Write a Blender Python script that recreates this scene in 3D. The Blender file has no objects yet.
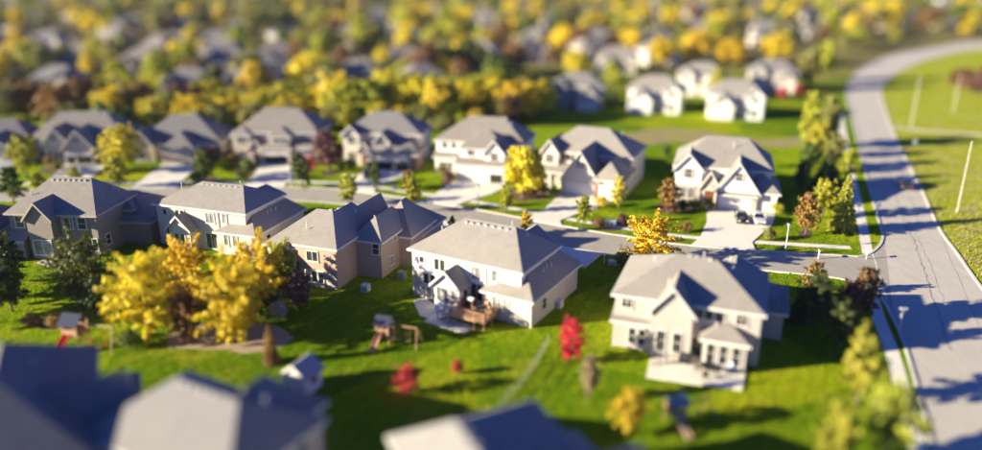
import bpy, bmesh, math, random
from mathutils import Vector, Matrix, Euler
R = math.radians
HAZE = .00005
rnd = random.Random(7)
S = bpy.context.scene
COL = S.collection

# ------------------------------------------------------------------ camera
FPX, HC = 760.0, 38.0                       # focal length in photo pixels (982 wide), camera height (m)
PIT = math.atan(265 / FPX)                  # downward pitch
cam = bpy.data.cameras.new('camera'); camo = bpy.data.objects.new('camera', cam); COL.objects.link(camo)
camo.location = (0, 0, HC); camo.rotation_euler = (R(90) - PIT, 0, 0)
cam.sensor_width = 36; cam.lens = 36 * FPX / 982; cam.clip_start = .5; cam.clip_end = 6000
S.camera = camo
cam.dof.use_dof = True                      # wide-open lens: the miniature look of the photograph
cam.dof.focus_distance = 98.0
cam.dof.aperture_fstop = 0.0121
# ------------------------------------------------------------------ sky, sun, exposure
SUN_EL, SUN_AZ = R(15.8), R(12)               # shadows run towards +x, 12 degrees to +y
w = bpy.data.worlds.new('World'); S.world = w; w.use_nodes = True
nt = w.node_tree; bg = nt.nodes['Background']
sky = nt.nodes.new('ShaderNodeTexSky'); sky.sky_type = 'NISHITA'; sky.sun_disc = False
sky.sun_elevation = SUN_EL; sky.sun_rotation = R(270) - SUN_AZ
tn = nt.nodes.new('ShaderNodeMix'); tn.data_type = 'RGBA'; tn.blend_type = 'MULTIPLY'; tn.inputs[0].default_value = 1; tn.inputs[7].default_value = (.64, .95, 1.8, 1)   # deep clear autumn blue
nt.links.new(sky.outputs[0], tn.inputs[6]); nt.links.new(tn.outputs[2], bg.inputs[0]); bg.inputs[1].default_value = 0.05; sky.ozone_density = 5; sky.air_density = .42; sky.dust_density = .3
sl = bpy.data.lights.new('sun', 'SUN'); sl.energy = 5.0; sl.angle = R(.5); sl.color = (1, .89, .66)
so = bpy.data.objects.new('sun', sl); COL.objects.link(so); so.location = (-60, -20, 80)
tosun = Vector((-math.cos(SUN_AZ) * math.cos(SUN_EL), -math.sin(SUN_AZ) * math.cos(SUN_EL), math.sin(SUN_EL)))
so.rotation_euler = tosun.to_track_quat('Z', 'Y').to_euler()
S.view_settings.view_transform = 'Standard'; S.view_settings.look = 'None'
S.view_settings.gamma = 1; S.view_settings.exposure = 1.65; S.view_settings.use_curve_mapping = False
S.render.engine = 'CYCLES'

# ------------------------------------------------------------------ pixel -> ground
cP, sP = math.cos(PIT), math.sin(PIT)
def G(x, y, z=0.0):
    u = (x - 491) / FPX; v = (y - 225) / FPX
    t = (HC - z) / (sP + v * cP)
    return Vector((u * t, (cP - v * sP) * t, z))
def depth(p): return p.y * cP - (p.z - HC) * sP
def ztop(p, ytop):
    q = (225 - ytop) / FPX
    return HC + p.y * (q * cP - sP) / (cP + q * sP)

# ------------------------------------------------------------------ materials
MATS = {}
def newmat(name):
    m = bpy.data.materials.new(name); m.use_nodes = True
    return m, m.node_tree, m.node_tree.nodes['Principled BSDF']
def noise(nt, scale, detail=5, coord='pos', rough=.6, vscale=None):
    g = nt.nodes.new('ShaderNodeNewGeometry') if coord == 'pos' else nt.nodes.new('ShaderNodeTexCoord')
    n = nt.nodes.new('ShaderNodeTexNoise'); n.inputs['Scale'].default_value = scale
    n.inputs['Detail'].default_value = detail; n.inputs['Roughness'].default_value = rough
    src = g.outputs['Position'] if coord == 'pos' else g.outputs['Object']
    if vscale:
        mp = nt.nodes.new('ShaderNodeMapping'); mp.inputs['Scale'].default_value = vscale
        nt.links.new(src, mp.inputs[0]); src = mp.outputs[0]
    nt.links.new(src, n.inputs['Vector'])
    return n.outputs['Fac']
def ramp(nt, fac, stops):
    r = nt.nodes.new('ShaderNodeValToRGB'); e = r.color_ramp.elements
    while len(e) < len(stops): e.new(.5)
    for i, (p, c) in enumerate(stops):
        e[i].position = p; e[i].color = (*c, 1)
    nt.links.new(fac, r.inputs[0]); return r.outputs[0]
def mix(nt, fac, a, b, mode='MIX'):
    m = nt.nodes.new('ShaderNodeMix'); m.data_type = 'RGBA'; m.blend_type = mode
    for k, val in ((0, fac), (6, a), (7, b)):
        if isinstance(val, (int, float)): m.inputs[k].default_value = val
        elif isinstance(val, tuple): m.inputs[k].default_value = (*val, 1)
        else: nt.links.new(val, m.inputs[k])
    return m.outputs[2]
def bump(nt, b, h, strength=.4, dist=.05):
    n = nt.nodes.new('ShaderNodeBump'); n.inputs['Strength'].default_value = strength; n.inputs['Distance'].default_value = dist
    nt.links.new(h, n.inputs['Height']); nt.links.new(n.outputs[0], b.inputs['Normal'])
def sc(c, k): return tuple(min(1, x * k) for x in c)
def plain(name, col, rough=.6, metal=0, var=.12, nscale=3.0):
    if name in MATS: return MATS[name]
    m, nt, b = newmat(name)
    c = ramp(nt, noise(nt, nscale, 6), [(.3, sc(col, 1 - var)), (.7, sc(col, 1 + var))])
    nt.links.new(c, b.inputs['Base Color']); b.inputs['Roughness'].default_value = rough; b.inputs['Metallic'].default_value = metal
    MATS[name] = m; return m
def shingle(name, col):
    m, nt, b = newmat(name)
    f1 = noise(nt, 2.2, 3, 'pos', .7, (1, 1, 3.0)); f2 = noise(nt, .25, 4)
    f3 = noise(nt, 9, 2, 'pos', .7, (1, 1, 2.2))
    c = ramp(nt, f1, [(.32, sc(col, .74)), (.5, col), (.7, sc(col, 1.24))])
    f4 = noise(nt, .9, 6, 'pos', .75, (1, 1, .5))
    c = mix(nt, .45, c, ramp(nt, f2, [(.3, sc(col, .68)), (.7, sc(col, 1.22))]))
    c = mix(nt, .4, c, ramp(nt, f4, [(.33, sc(col, .66)), (.5, col), (.68, sc(col, 1.34))]))
    c = mix(nt, .35, c, ramp(nt, f3, [(.35, sc(col, .6)), (.65, sc(col, 1.35))]))
    nt.links.new(c, b.inputs['Base Color']); b.inputs['Roughness'].default_value = .88
    g = nt.nodes.new('ShaderNodeNewGeometry'); wv = nt.nodes.new('ShaderNodeTexWave'); wv.bands_direction = 'Z'; wv.wave_profile = 'SAW'
    wv.inputs['Scale'].default_value = 1.9; wv.inputs['Distortion'].default_value = .6; nt.links.new(g.outputs['Position'], wv.inputs['Vector'])
    mm = nt.nodes.new('ShaderNodeMath'); mm.operation = 'MULTIPLY_ADD'; nt.links.new(f3, mm.inputs[0]); mm.inputs[1].default_value = .8; nt.links.new(wv.outputs['Fac'], mm.inputs[2])
    bump(nt, b, mm.outputs[0], .5, .04)
    MATS[name] = m; return m
def siding(name, col):
    m, nt, b = newmat(name)
    g = nt.nodes.new('ShaderNodeNewGeometry'); wv = nt.nodes.new('ShaderNodeTexWave'); wv.bands_direction = 'Z'; wv.wave_profile = 'SAW'
    wv.inputs['Scale'].default_value = 1.6; nt.links.new(g.outputs['Position'], wv.inputs['Vector'])
    c = ramp(nt, noise(nt, .8, 6, 'pos', .65, (1, 1, .4)), [(.3, sc(col, .9)), (.7, sc(col, 1.06))])
    c = mix(nt, .35, c, ramp(nt, wv.outputs['Fac'], [(0, sc(col, .72)), (.16, col), (1, sc(col, 1.03))]))
    nt.links.new(c, b.inputs['Base Color']); b.inputs['Roughness'].default_value = .6
    bump(nt, b, wv.outputs['Fac'], .6, .03)
    MATS[name] = m; return m
def stone(name, cols, scale=2.2):
    m, nt, b = newmat(name)
    g = nt.nodes.new('ShaderNodeNewGeometry'); mp = nt.nodes.new('ShaderNodeMapping'); mp.inputs['Scale'].default_value = (1, 1, 1.8)
    nt.links.new(g.outputs['Position'], mp.inputs[0])
    v = nt.nodes.new('ShaderNodeTexVoronoi'); v.inputs['Scale'].default_value = scale; nt.links.new(mp.outputs[0], v.inputs['Vector'])
    e = nt.nodes.new('ShaderNodeTexVoronoi'); e.feature = 'DISTANCE_TO_EDGE'; e.inputs['Scale'].default_value = scale; nt.links.new(mp.outputs[0], e.inputs['Vector'])
    sx = nt.nodes.new('ShaderNodeSeparateColor'); nt.links.new(v.outputs['Color'], sx.inputs[0])
    c = ramp(nt, sx.outputs[0], [(i / (len(cols) - 1), q) for i, q in enumerate(cols)])
    k = ramp(nt, e.outputs['Distance'], [(0, (.0, .0, .0)), (.08, (1, 1, 1))])
    c = mix(nt, k, (.3, .28, .25), c)
    nt.links.new(c, b.inputs['Base Color']); b.inputs['Roughness'].default_value = .85
    bump(nt, b, k, .6, .04); MATS[name] = m; return m
def leafmat(name, cols, trans=.3):
    m, nt, b = newmat(name)
    g = nt.nodes.new('ShaderNodeNewGeometry'); oi = nt.nodes.new('ShaderNodeObjectInfo')
    n = len(cols)
    f = noise(nt, .55, 2)
    a = nt.nodes.new('ShaderNodeMath'); a.operation = 'MULTIPLY_ADD'; nt.links.new(g.outputs['Random Per Island'], a.inputs[0]); a.inputs[1].default_value = .55
    a2 = nt.nodes.new('ShaderNodeMath'); a2.operation = 'MULTIPLY_ADD'; nt.links.new(f, a2.inputs[0]); a2.inputs[1].default_value = 1.1; a2.inputs[2].default_value = -.35
    nt.links.new(a2.outputs[0], a.inputs[2])
    c = ramp(nt, a.outputs[0], [(i / (n - 1), q) for i, q in enumerate(cols)])
    hs = nt.nodes.new('ShaderNodeHueSaturation'); nt.links.new(c, hs.inputs['Color'])
    mr = nt.nodes.new('ShaderNodeMapRange'); mr.inputs[3].default_value = .485; mr.inputs[4].default_value = .515; nt.links.new(oi.outputs['Random'], mr.inputs[0]); nt.links.new(mr.outputs[0], hs.inputs['Hue'])
    c = hs.outputs[0]
    nt.links.new(c, b.inputs['Base Color']); b.inputs['Roughness'].default_value = .6
    t = nt.nodes.new('ShaderNodeBsdfTranslucent'); nt.links.new(c, t.inputs[0])
    mx = nt.nodes.new('ShaderNodeMixShader'); mx.inputs[0].default_value = trans
    nt.links.new(b.outputs[0], mx.inputs[1]); nt.links.new(t.outputs[0], mx.inputs[2])
    nt.links.new(mx.outputs[0], nt.nodes['Material Output'].inputs[0])
    MATS[name] = m; return m
def glass(name, col, rough=.08):
    m, nt, b = newmat(name)
    c = ramp(nt, noise(nt, .7, 2), [(.35, sc(col, .5)), (.65, sc(col, 1.5))])
    nt.links.new(c, b.inputs['Base Color']); b.inputs['Roughness'].default_value = rough; b.inputs['Specular IOR Level'].default_value = .8
    MATS[name] = m; return m

def lawn_mat():
    m, nt, b = newmat('lawn_grass')
    fine = noise(nt, 4.0, 8, 'pos', .75); mid = noise(nt, .5, 5); big = noise(nt, .06, 4)
    near = mix(nt, .5, ramp(nt, fine, [(.3, (.07, .115, .006)), (.5, (.135, .20, .010)), (.72, (.22, .28, .02))]),
               ramp(nt, mid, [(.3, (.095, .17, .008)), (.55, (.15, .225, .012)), (.78, (.26, .28, .03))]))
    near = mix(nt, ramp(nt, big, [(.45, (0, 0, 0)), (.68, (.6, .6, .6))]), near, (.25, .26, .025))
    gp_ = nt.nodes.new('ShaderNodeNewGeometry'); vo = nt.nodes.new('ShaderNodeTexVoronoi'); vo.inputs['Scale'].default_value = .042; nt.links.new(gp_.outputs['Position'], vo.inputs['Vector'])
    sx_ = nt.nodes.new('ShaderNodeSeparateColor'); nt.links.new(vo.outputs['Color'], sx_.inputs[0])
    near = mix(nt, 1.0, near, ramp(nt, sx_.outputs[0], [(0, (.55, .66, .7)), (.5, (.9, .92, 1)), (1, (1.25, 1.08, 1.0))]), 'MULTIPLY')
    mpp = nt.nodes.new('ShaderNodeMapping'); mpp.inputs['Rotation'].default_value = (0, 0, R(28)); nt.links.new(gp_.outputs['Position'], mpp.inputs[0])
    ws = nt.nodes.new('ShaderNodeTexWave'); ws.inputs['Scale'].default_value = .22; ws.inputs['Distortion'].default_value = 3.5; nt.links.new(mpp.outputs[0], ws.inputs['Vector'])
    near = mix(nt, 1.0, near, ramp(nt, ws.outputs['Fac'], [(.3, (.94, .95, .96)), (.7, (1.04, 1.03, 1.0))]), 'MULTIPLY')
    dry = noise(nt, .21, 6, 'pos', .7); near = mix(nt, ramp(nt, dry, [(.53, (0, 0, 0)), (.68, (.7, .7, .7))]), near, (.26, .24, .045))
    fc = noise(nt, .045, 6, 'pos', .7)
    near = mix(nt, 1.0, near, (1.3, 1.32, .6), 'MULTIPLY'); far = ramp(nt, fc, [(.32, (.07, .085, .02)), (.45, (.16, .15, .045)), (.56, (.24, .19, .08)), (.7, (.17, .12, .06))])
    g = nt.nodes.new('ShaderNodeNewGeometry'); sx = nt.nodes.new('ShaderNodeSeparateXYZ'); nt.links.new(g.outputs['Position'], sx.inputs[0])
    mr = nt.nodes.new('ShaderNodeMapRange'); mr.inputs[1].default_value = 215; mr.inputs[2].default_value = 300; nt.links.new(sx.outputs['Y'], mr.inputs[0])
    c = mix(nt, mr.outputs[0], near, far)
    nt.links.new(c, b.inputs['Base Color']); b.inputs['Roughness'].default_value = 1; b.inputs['Specular IOR Level'].default_value = 0
    bump(nt, b, fine, .8, .12); MATS['lawn'] = m
    m2 = m.copy(); m2.name = 'grass_blade'; t2 = m2.node_tree; b2 = t2.nodes['Principled BSDF']; src = b2.inputs['Base Color'].links[0].from_socket
    tr = t2.nodes.new('ShaderNodeBsdfTranslucent'); mx = t2.nodes.new('ShaderNodeMixShader'); mx.inputs[0].default_value = .5
    hs = t2.nodes.new('ShaderNodeHueSaturation'); hs.inputs['Value'].default_value = 1.6; t2.links.new(src, hs.inputs['Color']); t2.links.new(hs.outputs[0], b2.inputs['Base Color'])
    t2.links.new(hs.outputs[0], tr.inputs[0]); t2.links.new(b2.outputs[0], mx.inputs[1]); t2.links.new(tr.outputs[0], mx.inputs[2]); t2.links.new(mx.outputs[0], t2.nodes['Material Output'].inputs[0])
    MATS['blade'] = m2; return m
def field_mat():
    m, nt, b = newmat('dry_field')
    fine = noise(nt, 2.6, 8, 'pos', .75); mid = noise(nt, .33, 6, 'pos', .7)
    gcol = ramp(nt, fine, [(.3, (.21, .27, .006)), (.7, (.42, .46, .02))])
    dcol = ramp(nt, fine, [(.3, (.36, .30, .09)), (.7, (.58, .50, .22))])
    c = mix(nt, ramp(nt, mid, [(.5, (0, 0, 0)), (.62, (.7, .7, .7))]), gcol, dcol)
    nt.links.new(c, b.inputs['Base Color']); b.inputs['Roughness'].default_value = 1; b.inputs['Specular IOR Level'].default_value = 0
    bump(nt, b, fine, .9, .15); MATS['field'] = m
    m2 = m.copy(); m2.name = 'worn_soil'; MATS['wornsoil'] = m2
    for n_ in m2.node_tree.nodes:
        if n_.type == 'VALTORGB':
            e = n_.color_ramp.elements
            if abs(e[0].position - .5) < .01: e[0].position = .36; e[1].position = .52; e[1].color = (1, 1, 1, 1)
            elif e[0].color[0] > .3: e[0].color = (.22, .16, .09, 1); e[1].color = (.40, .31, .19, 1)
    return m
def pave(name, col, var=.14, fine=6):
    m, nt, b = newmat(name)
    f = noise(nt, fine, 8, 'pos', .8); big = noise(nt, .18, 5); st = noise(nt, .6, 4, 'pos', .6, (2.2, .35, 1))
    c = mix(nt, .5, ramp(nt, f, [(.3, sc(col, 1 - var)), (.7, sc(col, 1 + var))]), ramp(nt, big, [(.3, sc(col, .86)), (.7, sc(col, 1.1))]))
    c = mix(nt, .3, c, ramp(nt, st, [(.35, sc(col, .78)), (.65, sc(col, 1.12))]))
    nt.links.new(c, b.inputs['Base Color']); b.inputs['Roughness'].default_value = .85
    bump(nt, b, f, .25, .02); MATS[name] = m; return m

lawn_mat(); field_mat()
pave('asphalt', (.36, .325, .255)); pave('road_conc', (.50, .455, .36)); pave('concrete', (.74, .69, .56)); pave('kerbc', (.62, .57, .46))
pave('mulch', (.10, .055, .03), .5, 3); pave('soil', (.36, .27, .17), .35, 2)
for n, c in dict(taupe=(.265, .238, .20), taupe2=(.235, .208, .172), greyroof=(.19, .178, .165), darkroof=(.15, .142, .135), brownroof=(.22, .19, .165)).items(): shingle('roof_' + n, c)
for n, c in dict(white=(.80, .77, .71), cream=(.60, .53, .445), tan=(.50, .42, .33), greytan=(.25, .215, .175), peach=(.47, .34, .25), beige=(.46, .405, .35), stonegrey=(.42, .40, .37), taupe=(.44, .38, .32)).items(): siding('wall_' + n, c)
stone('ledgestone', [(.42, .36, .29), (.55, .47, .38), (.33, .27, .22), (.62, .57, .49)])
stone('brick', [(.30, .14, .09), (.36, .18, .12), (.26, .13, .09)], 3.2)
trim = plain('trim_white', (.66, .62, .55), .5, 0, .05); trimd = plain('trim_tan', (.42, .36, .29), .5, 0, .06)
pane = glass('window_glass', (.030, .035, .04)); panel = glass('curtained_glass', (.22, .23, .22), .15)
gdoor = plain('garage_door_white', (.72, .68, .62), .5, 0, .05); gdoort = plain('garage_door_tan', (.47, .40, .32), .5, 0, .05); dark = plain('garage_shade', (.015, .014, .013), .8)
wooddoor = plain('door_wood', (.16, .06, .025), .45); cedar = plain('cedar_wood', (.40, .23, .12), .7, 0, .25, 6)
ventm = plain('vent_metal', (.42, .40, .36), .6, 0); steel = plain('galvanised_steel', (.45, .45, .44), .45, .7); blackm = plain('black_metal', (.02, .02, .022), .45, .3)
polewhite = plain('pole_white', (.62, .60, .55), .5); rubber = plain('rubber', (.015, .015, .015), .8)
bluep = plain('blue_canvas', (.022, .028, .06), .9); redp = plain('red_plastic', (.55, .03, .02), .4); tealp = plain('teal_plastic', (.22, .27, .25), .6)
signy = plain('sign_yellow', (.75, .55, .03), .4); signw = plain('sign_white', (.8, .8, .78), .4); signr = plain('sign_red', (.5, .02, .02), .4)
bark = plain('bark', (.12, .085, .06), .9, 0, .4, 6)
LEAF = dict(
    yellow=[(.38, .25, .004), (.68, .51, .010), (.82, .66, .02), (.86, .74, .06)],
    gold=[(.30, .20, .008), (.56, .43, .012), (.72, .58, .02), (.80, .68, .05)],
    yelgreen=[(.13, .16, .008), (.32, .33, .012), (.50, .47, .018), (.64, .56, .03)],
    green=[(.03, .055, .006), (.075, .115, .010), (.14, .19, .018), (.24, .27, .03)],
    dkgreen=[(.02, .034, .006), (.04, .064, .010), (.08, .11, .014), (.16, .18, .02)],
    deepgreen=[(.035, .05, .006), (.08, .105, .01), (.15, .17, .018), (.25, .26, .03)],
    olive=[(.09, .095, .02), (.20, .195, .035), (.31, .29, .06), (.42, .38, .09)],
    brown=[(.08, .04, .015), (.18, .09, .025), (.28, .15, .04), (.38, .23, .07)],
    orange=[(.13, .06, .02), (.28, .15, .03), (.38, .25, .04), (.46, .36, .06)],
    purple=[(.06, .025, .022), (.14, .06, .045), (.22, .10, .07), (.30, .16, .11)],
    red=[(.20, .012, .012), (.46, .03, .03), (.62, .06, .05), (.60, .16, .06)],
    crimson=[(.32, .005, .025), (.62, .012, .06), (.80, .03, .10), (.85, .08, .14)],
    spruce=[(.04, .06, .012), (.10, .13, .02), (.20, .23, .03), (.34, .34, .05)],
    ygspruce=[(.13, .15, .012), (.30, .31, .02), (.46, .45, .03), (.58, .54, .05)],
    rust=[(.07, .03, .015), (.17, .075, .03), (.27, .13, .04), (.40, .24, .06)],
    straw=[(.24, .18, .08), (.4, .31, .16), (.5, .42, .25)],
    pale=[(.25, .22, .17), (.42, .38, .30), (.55, .5, .42)])
for k, v in LEAF.items(): leafmat('leaf_' + k, v)
M = MATS

# ------------------------------------------------------------------ mesh helpers
def link(name, me, mats, parent=None, loc=None, rz=0):
    o = bpy.data.objects.new(name, me); COL.objects.link(o)
    if me is not None and mats is not None and not me.materials:
        for m in (mats if isinstance(mats, (list, tuple)) else [mats]): me.materials.append(m)
    if parent: o.parent = parent
    if loc is not None: o.location = loc
    if rz: o.rotation_euler = (0, 0, rz)
    return o
def tag(o, label=None, cat=None, group=None, kind=None):
    if label: o['label'] = label
    if cat: o['category'] = cat
    if group: o['group'] = group
    if kind: o['kind'] = kind
    return o
def thing(name, label, cat, loc=(0, 0, 0), rz=0, group=None):
    o = bpy.data.objects.new(name, None); COL.objects.link(o); o.location = loc; o.rotation_euler = (0, 0, rz); o.empty_display_size = .3
    return tag(o, label, cat, group)
class MB:
    def __init__(s): s.v = []; s.f = []; s.mi = []
    def face(s, pts, mi=0):
        i = len(s.v); s.v += [tuple(p) for p in pts]; s.f.append(tuple(range(i, i + len(pts)))); s.mi.append(mi)
    def box(s, x0, x1, y0, y1, z0, z1, mi=0):
        i = len(s.v)
        s.v += [(x, y, z) for z in (z0, z1) for y in (y0, y1) for x in (x0, x1)]
        for q in ((0, 2, 3, 1), (4, 5, 7, 6), (0, 1, 5, 4), (2, 6, 7, 3), (0, 4, 6, 2), (1, 3, 7, 5)):
            s.f.append(tuple(i + k for k in q)); s.mi.append(mi)
    def hexa(s, b, t, mi=0):                    # bottom and top quads, counter-clockwise seen from above
        i = len(s.v); s.v += [tuple(p) for p in b] + [tuple(p) for p in t]
        for q in ((3, 2, 1, 0), (4, 5, 6, 7), (0, 1, 5, 4), (1, 2, 6, 5), (2, 3, 7, 6), (3, 0, 4, 7)):
            s.f.append(tuple(i + k for k in q)); s.mi.append(mi)
    def tube(s, pts, rad, n=8, mi=0, cap=True):
        pts = [Vector(p) for p in pts]; rings = []
        for k, p in enumerate(pts):
            d = (pts[min(k + 1, len(pts) - 1)] - pts[max(k - 1, 0)]).normalized()
            a = d.orthogonal().normalized(); b = d.cross(a); r = rad[k] if isinstance(rad, (list, tuple)) else rad
            i = len(s.v); s.v += [tuple(p + (a * math.cos(6.2832 * j / n) + b * math.sin(6.2832 * j / n)) * r) for j in range(n)]; rings.append(i)
        for a, b in zip(rings, rings[1:]):
            for j in range(n): s.f.append((a + j, a + (j + 1) % n, b + (j + 1) % n, b + j)); s.mi.append(mi)
        if cap:
            s.f.append(tuple(rings[0] + j for j in reversed(range(n)))); s.mi.append(mi)
            s.f.append(tuple(rings[-1] + j for j in range(n))); s.mi.append(mi)
    def mesh(s, name, smooth=False):
        me = bpy.data.meshes.new(name); me.from_pydata(s.v, [], s.f)
        if any(s.mi): me.polygons.foreach_set('material_index', s.mi)
        if smooth: me.polygons.foreach_set('use_smooth', [True] * len(s.f))
        me.update(); return me
    def build(s, name, mats, parent=None, loc=None, rz=0, smooth=False): return link(name, s.mesh(name, smooth), mats, parent, loc, rz)

def smooth_line(pts, n=6):
    pts = [Vector((p[0], p[1])) for p in pts]; out = []
    for i in range(len(pts) - 1):
        p0, p1, p2, p3 = pts[max(i - 1, 0)], pts[i], pts[i + 1], pts[min(i + 2, len(pts) - 1)]
        for k in range(n):
            t = k / n
            out.append(.5 * ((2 * p1) + (p2 - p0) * t + (2 * p0 - 5 * p1 + 4 * p2 - p3) * t * t + (3 * p1 - p0 - 3 * p2 + p3) * t ** 3))
    out.append(pts[-1]); return out
def pxline(px, n=6): return smooth_line([G(*p) for p in px], n)
def offset(line, d):
    out = []
    for i, p in enumerate(line):
        t = (line[min(i + 1, len(line) - 1)] - line[max(i - 1, 0)]).normalized(); out.append(p + Vector((-t.y, t.x)) * d)
    return out
EXC = []
def poly_sheet(name, pts, z, mat, parent=None, thick=0):
    if name not in ('field',): EXC.append([(p[0], p[1]) for p in pts])
    bm = bmesh.new(); vs = [bm.verts.new((p[0], p[1], z)) for p in pts]
    es = [bm.edges.new((vs[i], vs[(i + 1) % len(vs)])) for i in range(len(vs))]
    bmesh.ops.triangle_fill(bm, use_beauty=True, edges=es)
    bmesh.ops.recalc_face_normals(bm, faces=bm.faces)
    if bm.faces and sum(f.normal.z * f.calc_area() for f in bm.faces) < 0: bmesh.ops.reverse_faces(bm, faces=bm.faces)
    if thick:
        n = len(vs); area = sum(pts[i][0] * pts[(i + 1) % n][1] - pts[(i + 1) % n][0] * pts[i][1] for i in range(n))
        lo = [bm.verts.new((p[0], p[1], z - thick)) for p in pts]
        for i in range(n):
            j = (i + 1) % n; q = (vs[i], lo[i], lo[j], vs[j])
            bm.faces.new(q if area > 0 else q[::-1])
    me = bpy.data.meshes.new(name); bm.to_mesh(me); bm.free()
    return link(name, me, mat, parent)
def strip(name, a, b, z, mat, parent=None, h=0):
    mb = MB(); n = len(a); EXC.append([(p.x, p.y) for p in a] + [(p.x, p.y) for p in reversed(b)])
    for i in range(n - 1):
        if h: mb.hexa([(a[i].x, a[i].y, 0), (b[i].x, b[i].y, 0), (b[i + 1].x, b[i + 1].y, 0), (a[i + 1].x, a[i + 1].y, 0)], [(a[i].x, a[i].y, h), (b[i].x, b[i].y, h), (b[i + 1].x, b[i + 1].y, h), (a[i + 1].x, a[i + 1].y, h)])
        else: mb.face([(a[i].x, a[i].y, z), (b[i].x, b[i].y, z), (b[i + 1].x, b[i + 1].y, z), (a[i + 1].x, a[i + 1].y, z)])
    bm = bmesh.new(); me = mb.mesh(name); bm.from_mesh(me); bmesh.ops.remove_doubles(bm, verts=bm.verts, dist=.0005); bmesh.ops.recalc_face_normals(bm, faces=bm.faces)
    if not h and sum(f.normal.z for f in bm.faces) < 0: bmesh.ops.reverse_faces(bm, faces=bm.faces)
    bm.to_mesh(me); bm.free()
    return link(name, me, mat, parent)
def st(o): o['kind'] = 'structure'; return o

# ------------------------------------------------------------------ ground, streets, pavements
mb = MB(); mb.face([(-3500, -300, 0), (3500, -300, 0), (3500, 5000, 0), (-3500, 5000, 0)])
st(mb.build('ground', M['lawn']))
far_px = [(-260, 196), (-120, 193), (0, 190), (130, 188.5), (210, 188), (290, 187.5), (345, 190), (381, 195), (411, 199.5), (456, 206.5), (498, 214), (560, 226), (606, 234), (624, 236.5), (672, 244), (730, 249), (780, 252.5), (858, 257)]
near_px = [(-330, 208), (-140, 205), (0, 201), (130, 199), (220, 199), (300, 201), (360, 206), (424, 216), (467, 227), (562, 247), (621, 256), (700, 264), (823, 276), (849, 281)]
farc, nearc = pxline(far_px), pxline(near_px)
ret_far = [G(858, 257), G(868, 255.5), G(876, 250.5), G(882, 244), G(884, 237)]
ret_near = [G(849, 281), G(865, 285), G(877, 292), G(887, 304), G(894, 318)]
rl_up_px = [(884, 237), (881, 225), (875.5, 207.5), (868.5, 181.6), (861, 152), (855.5, 130), (850, 108), (847, 92), (850, 82), (864, 67.5), (893, 55), (933, 48), (982, 41), (1100, 34)]
rl_dn_px = [(894, 318), (905, 342), (920, 392), (935, 450), (948, 500), (965, 590)]
rr_px = [(1190, 590), (1090, 430), (1030, 345), (982, 290), (955, 252), (938, 228), (921, 190), (906, 160), (895, 138), (884, 108), (880.5, 93), (885, 82), (903, 69.5), (933, 58), (982, 49), (1100, 41)]
rlu, rld, rr = pxline(rl_up_px), pxline(rl_dn_px), pxline(rr_px)
retf, retn = smooth_line(ret_far, 4), smooth_line(ret_near, 4)
st(poly_sheet('street', farc + [p for p in retf[1:]] + list(reversed(retn)) + list(reversed(nearc))[1:], .010, M['asphalt']))
road = st(poly_sheet('road', rlu + list(reversed(rr))[::1] + list(reversed(rld)) if False else list(reversed(rlu)) + list(reversed(retf))[1:] + list(reversed(retn[::-1]))[:0] + retn + rld[1:] + rr, .006, M['road_conc']))
def kerb(line, side, name='kerb'):
    return st(strip(name, line, offset(line, .32 * side), 0, M['kerbc'], None, .11))
farline = farc + retf[1:] + rlu[1:]
kerb(farline, 1, 'kerb_far'); kerb(nearc + retn[1:] + rld[1:], -1, 'kerb_near'); kerb(rr, -1, 'kerb_east')
swf = offset(farc, 2.9); st(strip('pavement_far', swf, offset(farc, 4.3), .022, M['concrete']))
swr = pxline([(862, 254), (856, 219), (849.5, 187), (843, 152), (839, 130), (836, 108)]); st(strip('pavement_road', swr, offset(swr, -1.45), .026, M['concrete']))
swd = pxline([(862, 283), (871, 315), (882, 345), (890, 373), (902, 420), (920, 500)]); st(strip('pavement_south', swd, offset(swd, 1.45), .022, M['concrete']))
# field right of the road, its path, bare soil, verges
fo = list(rr); fo = [p for p in offset(fo, -.3)]
st(poly_sheet('field', fo + [G(1400, 60).xy, G(1500, 160).xy, G(1500, 400).xy], .004, M['field']))
fp = pxline([(893, 128), (920, 131), (960, 134), (1010, 137), (1150, 142)]); st(strip('path', fp, offset(fp, 1.7), .012, M['concrete']))
def blob(name, px, z, mat, jit=.5, n=5):
    l = pxline(px + [px[0]], n)[:-1]
    return st(poly_sheet(name, [p + Vector((rnd.uniform(-jit, jit), rnd.uniform(-jit, jit))) for p in l], z, mat))
blob('bare_soil', [(600, 138), (640, 131), (685, 128), (720, 133), (760, 139), (812, 138), (800, 146), (740, 148), (690, 142), (650, 146), (615, 147)], .005, M['wornsoil'], 1.6)
blob('mulch_bed', [(175, 330), (215, 322), (262, 322), (292, 335), (270, 352), (215, 350), (165, 347)], .005, M['soil'], .3)
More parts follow.
